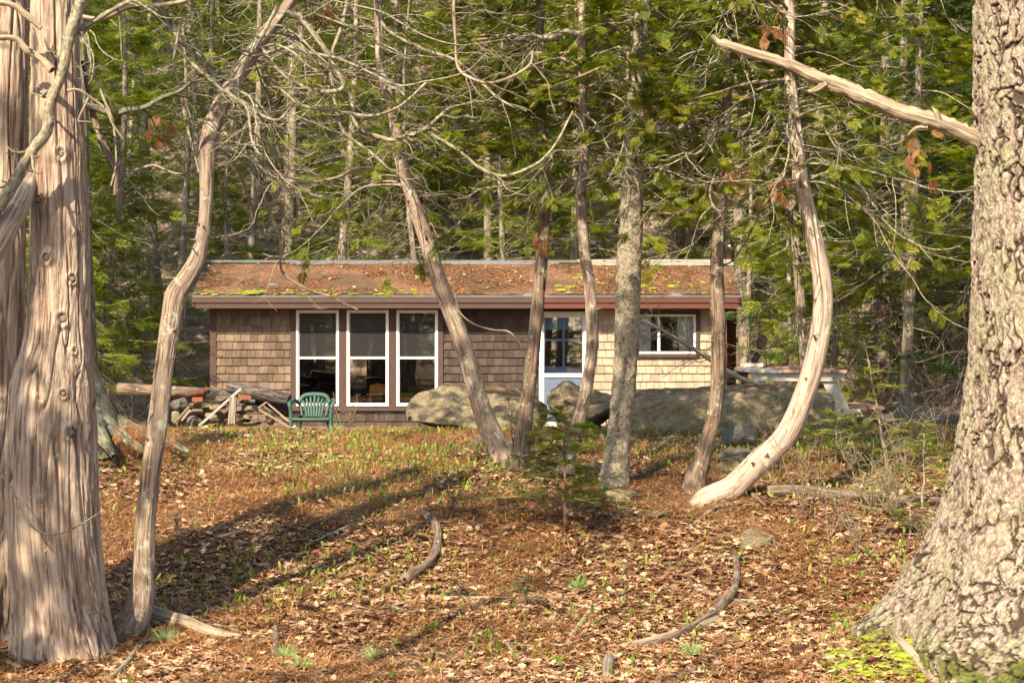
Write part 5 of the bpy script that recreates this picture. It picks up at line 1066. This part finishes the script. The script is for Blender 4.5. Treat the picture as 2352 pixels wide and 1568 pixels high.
# short grass along the crest
O = scatter(17000, lambda X, Y: np.clip((Y-20)/5, 0, 1)*np.clip((patch(X, Y, 1.1, 33)-.35)*4, 0, 1), y0=19.5, y1=28, bias=1.0); n = len(O); a = rng.uniform(0, 6.28, n); h = rng.uniform(.03, .10, n); ss = np.stack([np.cos(a), np.sin(a), 0*a], 1)*.004; tipv = np.stack([rng.normal(0, .03, n), rng.normal(0, .03, n), h], 1)
mb = MB(); mb.quads(np.stack([O-ss, O+ss, O+tipv*.6+ss*.7, O+tipv], 1), rng.random(n)); put('grass', mb, M['lily'], None, False, 'sparse green grass along the rise before the cabin', 'grass', kind='stuff')

# pine cones
def cone_proto(label, loc):
    t = put('pine_cone', (lambda mb: ([mb.add(*sc_) for sc_ in scales()], mb)[1])(MB()), M['cone'], None, False, label, 'pine cone', 'pine cones on the litter'); return t
def scales():
    out = []
    for k in range(64):
        f_ = k/64; a = k*2.39996; z = .13*f_; r = .026*math.sin(math.pi*(f_*.86+.1))**.7+.003; d = np.array([math.cos(a), math.sin(a), 0]); s_ = np.array([-d[1], d[0], 0])*.010; b = np.array([0, 0, z]); e = b+d*r+np.array([0, 0, .010])
        out.append((np.array([b-s_*.4, b+s_*.4, e+s_, e+d*.004+[0, 0, .006], e-s_, b+[0, 0, -.004]]), [(0,1,2,3), (0,3,4,5)]))
    return out
cones = [(695,1355,'pine cone in the shadow left of centre'),(600,1395,'small dark pine cone beside the splintered log'),(728,1410,'pine cone just below the shadow band'),(908,1363,'pine cone under the lower end of the curved dark branch'),(660,1225,'long pine cone at the left middle'),(520,1260,'pine cone near the light stick'),
         (985,1250,'pine cone touching the upper bend of the curved branch'),(1375,1245,'large pine cone at the foot of the little hemlock'),(1505,1122,'pine cone near the flat pale stone'),(1080,1500,'pine cone at the lower centre'),(1310,1505,'pine cone by the short grey stick'),(1500,1390,'pale pine cone left of the knobbly branch'),(1560,1395,'second pale pine cone left of the knobbly branch'),
         (1935,1225,'upright pine cone left of the pine'),(1850,1500,'pine cone in the bright leaves at lower right'),(1160,1225,'small cone below the leaning cedar'),(850,1395,'cone in front of the shadow'),(1750,1565,'cone on the bottom edge')]
cp0 = None
for x, y, lb in cones:
    o = cone_proto(lb, None) if cp0 is None else cp0.copy()
    if cp0 is None: cp0 = o
    else: COL.objects.link(o)
    g = onground(x, y, .04); o.location = tuple(g); o.rotation_euler = (R(random.uniform(70, 100)), random.uniform(-.3, .3), random.uniform(0, 6.28)); s_ = random.uniform(.75, 1.15); o.scale = (s_, s_, s_); o['label'] = lb

# ------------------------------------------------------------ saplings and shrubs
def sapling(name, px, py, h, spread, nb, label, mat='dark_green', fs=(.05, .09), Y=None, lean=(0, 0), dens=12, bark='twig_brown', T=TH, group=None, lo=0, hi=.95):
    g = onground(px, py) if Y is None else np.array([*P(px, py, Y)[:2], float(ground(P(px, py, Y)[0], Y))]); t = thing(name, g, label, 'sapling', group)
    zs = np.linspace(-.03, h, 9); tr = np.stack([g[0]+lean[0]*zs/h+rng.normal(0, .006, 9), g[1]+lean[1]*zs/h, g[2]+zs], 1)
    mb = MB(); mb.tube(tr, np.linspace(.012*h+.006, .003, 9), 10, .04, stripe_disp(.001)); put('stem', mb, M['cedar_red' if bark == 'twig_brown' else bark], t, True)
    mb = MB(); fol = []
    for i in range(nb):
        f_ = (i+.5)/nb; z = g[2]+h*(.12+.85*f_); p = trunk_at(tr, z); L = spread*(1-f_*.75)*rng.uniform(.6, 1.1); pa = arc_path(p, rng.uniform(0, 6.283), L, rng.uniform(.1, .7), .55, .2, 8, .07); mb.tube(pa, np.linspace(.006, .0015, 8), 5, .05)
        for j in range(dens):
            q, d = at_path(pa, rng.uniform(.15, 1)); sg = rng.choice([-1, 1]); lat = np.array([-d[1], d[0], 0])*sg
            fol.append((q, nrm(d*.7+lat+rng.normal(0, .2, 3)), np.array([0, 0, 1.])+rng.normal(0, .25, 3)))
    put('branches', mb, M[bark], t, True); A = np.array(fol); mb = MB(); sprays(mb, T, A[:, 0], A[:, 1], A[:, 2], rng.uniform(fs[0], fs[1], len(A)), lo, hi); put('foliage', mb, M[mat], t)
    return t
sapling('hemlock_sapling', 1298, 1214, 1.08, 1.0, 44, 'little dark hemlock with a reddish stem in front of the flaking trunk', mat='hemlock_green', lo=0, hi=.45, fs=(.07, .14), dens=24)
sapling('hemlock_sapling', 1055, 1385, .20, .22, 12, 'tiny sparse hemlock seedling at left of the long grey stick', fs=(.03, .05)); sapling('hemlock_sapling', 1205, 1395, .26, .25, 14, 'tiny hemlock seedling at the right end of the long grey stick', fs=(.03, .06))
sapling('hemlock_sapling', 2040, 1078, 1.35, .95, 34, 'sparse sunlit young hemlock standing right of the picnic table', 'hemlock_green', (.07, .13), dens=15, bark='deadwood', lean=(-.25, 0))
sapling('hemlock_sapling', 2120, 1165, .7, .6, 22, 'low bright hemlock beside the fallen log near the pine', 'hemlock_green', (.06, .11), bark='deadwood'); sapling('hemlock_sapling', 1920, 1065, .55, .6, 18, 'low green hemlock sprig below the picnic bench', 'hemlock_green', (.07, .12), bark='deadwood')
sapling('hemlock_sapling', 2090, 1235, .32, .5, 14, 'drooping hemlock tuft in front of the pine trunk', 'hemlock_green', (.05, .09), bark='deadwood')
def shrub(px, py, h, n, label, mat='twig_brown', spread=.5):
    g = onground(px, py); mb = MB()
    for i in range(n):
        a = rng.uniform(0, 6.28); pa = arc_path(g, a, h*rng.uniform(.6, 1.1), rng.uniform(.9, 1.45), 0, 0, 10, .10); mb.tube(pa, np.linspace(.006, .0015, 10), 5, .04)
        for j in range(8):
            q, d = at_path(pa, rng.uniform(.2, .95)); pb = arc_path(q, rng.uniform(0, 6.28), h*rng.uniform(.12, .45), rng.uniform(.1, 1.1), 0, .4, 7, .14); mb.tube(pb, np.linspace(.0035, .0012, 7), 4, .04)
            for jj in range(2): q3, d3 = at_path(pb, rng.uniform(.3, .9)); mb.tube(arc_path(q3, rng.uniform(0, 6.28), h*rng.uniform(.06, .18), rng.uniform(0, 1), 0, .3, 4, .1), [.0022, .0018, .0014, .001], 3, .04)
    return put('bare_shrub', mb, M[mat], None, True, label, 'shrub', 'bare shrubs on the litter', origin=tuple(g))
for px, py, h, n, lb, mt in [(2165,1060,1.3,4,'tall bare reddish shrub beside the big pine','twig_brown'),(1860,1190,.9,3,'bare dark-stemmed shrub in front of the curved cedar','twig_brown'),(1790,1090,.8,3,'pale bare twig growing before the long boulder','deadwood'),(1980,1290,.6,5,'low tangle of bare twigs right of the lone rock','twig'),(2060,1200,.7,6,'tangled pale twigs over the fallen log','deadwood'),(2130,1290,.55,4,'small bare shrub at the foot of the pine','twig'),
                            (2080,1100,.8,5,'bare twiggy shrub behind the fallen log','deadwood'),(1900,1240,.5,3,'thin bare twigs above the lone rock','twig_brown'),(800,1000,.6,4,'bare dark shrub in front of the first tall windows','twig_brown'),(1180,1030,.8,3,'thin bare shoots between the leaning cedar and the dark cedar','twig_brown'),(330,1060,.6,5,'bare twigs behind the twisted cedar','twig'),(300,985,.6,7,'heap of bare twigs left of the stone pile','twig'),(1840,1180,.9,2,'single bare dark stem with few twigs right of the log end','twig_brown'),(430,1250,.35,2,'thin bare stem beside the twisted cedar','twig_brown'),(2000,1170,.8,5,'mid tangle of twigs before the young hemlock','twig')]:
    shrub(px, py, h, n, lb, mt)
# dead branch hung across the small window
mb = MB(); main = [P(1740,878,25), P(1700,868,25), P(1650,838,25), P(1600,805,25), P(1555,778,24.9), P(1510,752,24.8), P(1475,735,24.8)]; mb.tube(main, np.array([5, 6, 5.5, 5, 4, 2.5, 1])/F*25, 9, .04)
mp_ = np.array(main)
for i in range(30):
    q, d = at_path(mp_, rng.uniform(.1, 1)); pb = arc_path(q, rng.uniform(2.2, 4.2), rng.uniform(.25, .75), rng.uniform(-.9, .9), 0, rng.uniform(-1, 1), 9, .1); mb.tube(pb, np.linspace(.007, .002, 9), 5, .04)
    for j in range(4): q3, d3 = at_path(pb, rng.uniform(.2, .95)); mb.tube(arc_path(q3, rng.uniform(0, 6.28), rng.uniform(.08, .3), rng.uniform(-.8, .8), 0, 0, 5, .12), np.linspace(.0035, .0015, 5), 4, .05)
put('dead_branch', mb, M['deadwood'], None, True, 'pale dead branch with curling twigs hanging across the small window', 'branch', origin=tuple(main[0]))
mb = MB(); mb.tube([P(1045,675,21), P(1055,715,21), P(1085,742,21), P(1130,757,21), P(1170,762,21), P(1200,795,20.9)], np.array([2.4, 2.4, 2.2, 2, 2, 1.8])/F*21, 6, .04); put('vine', mb, M['deadwood'], None, True, 'thin looping bare vine between the leaning cedar and the dark cedar', 'vine', origin=tuple(P(1045,675,21)))
# root mass and dark trunk behind the old cedar
st = thing('rooted_tree', P(215, 985, 21.5), 'dark mossy trunk foot with roots showing just right of the old cedar', 'tree')
mb = MB(); b0 = P(205, 985, 21.5); mb.tube([b0+[0.02, 0, -.3], b0+[0, 0, .1], b0+[-.05, 0, .5], b0+[-.1, 0, 1.4], b0+[-.12, 0, 6]], [.42, .30, .18, .15, .06], 40, .05, stripe_disp(.012, 25, 3, .3, 3)); put('trunk', mb, M['mossy'], st, True)
for k, (dx, dy) in enumerate(((.5, -.3), (.75, .1), (.3, -.6))): mb = MB(); mb.tube([b0+[.1, 0, .15], b0+[dx*.5, dy*.5, .02], b0+[dx, dy, -.12], b0+[dx*1.4, dy*1.3, -.25]], [.12, .09, .06, .03], 14, .03, stripe_disp(.008)); put('root', mb, M['mossy'], st, True)
dn = MB(); A = []
for i in range(46): q = b0+np.array([rng.uniform(.25, .95), -.35+rng.normal(0, .1), rng.uniform(-.22, .12)]); A.append((q, np.array([rng.normal(0, .3), rng.normal(0, .2), -1.]), np.array([0, -1., 0])+rng.normal(0, .3, 3)))
A = np.array(A); sprays(dn, TH, A[:, 0], A[:, 1], A[:, 2], rng.uniform(.12, .22, len(A)), 0, 1); put('dead_foliage', dn, M['dead_foliage'], None, False, 'clump of rusty dead foliage hanging over the roots behind the old cedar', 'dead foliage', origin=tuple(b0))
# hanging rusty foliage clumps in the cedars
hung = [(1690,400,19,'rusty dead foliage clump hanging low on the cedar at right'),(1790,430,19,'second rusty clump beside the upper curved cedar'),(1240,545,20.8,'rusty clump caught on the dark cedar'),(385,300,16,'rusty clump hanging among the limbs at left'),(1660,370,19.5,'rusty clump where the thin grey cedar meets the branches'),(740,15,15,'curled tan dead leaves caught in the limbs at the top'),(2110,350,16,'single curled dry leaves under the broken limb'),(1780,60,18,'rusty dead spray at the top right of centre')]
for x, y, Y, lb in hung:
    c = P(x, y, Y); A = []
    for i in range(16): A.append((c+rng.normal(0, .07, 3), nrm(np.array([rng.normal(0, .5), rng.normal(0, .5), -1.])), rng.normal(0, 1, 3)))
    A = np.array(A); dn = MB(); sprays(dn, TC, A[:, 0], A[:, 1], A[:, 2], rng.uniform(.06, .15, len(A)), 0, 1); put('dead_foliage', dn, M['dead_foliage'], None, False, lb, 'dead foliage', 'rusty foliage clumps in the branches', origin=tuple(c))
# green pine tufts on the litter
for x, y, lb in [(380,1480,'green pine needle tuft on the splintered log'),(655,1520,'green needle tuft at the lower left'),(690,1545,'second green needle tuft at the lower left'),(860,1520,'needle tuft near the bottom centre left'),(1330,1360,'needle tuft right of the long grey stick'),(770,970,'soft green pine tuft beside the plastic chair'),(1590,1510,'needle tuft by the bottom right of centre')]:
    g = onground(x, max(y, 984)); n = 60; d = nrm(np.stack([rng.normal(0, .6, n), rng.normal(0, .5, n), rng.uniform(.1, 1, n)], 1)); L = rng.uniform(.08, .15, n); s_ = nrm(np.cross(d, [0, 1, 0]))*.0025; o_ = np.array([g]*n)+[0, 0, .02]
    mb = MB(); mb.quads(np.stack([o_-s_, o_+s_, o_+d*L[:, None]+s_*.3, o_+d*L[:, None]-s_*.3], 1), rng.random(n)); put('needle_tuft', mb, M['pale_green'], None, False, lb, 'pine tuft', 'green needle tufts on the litter', origin=tuple(g))
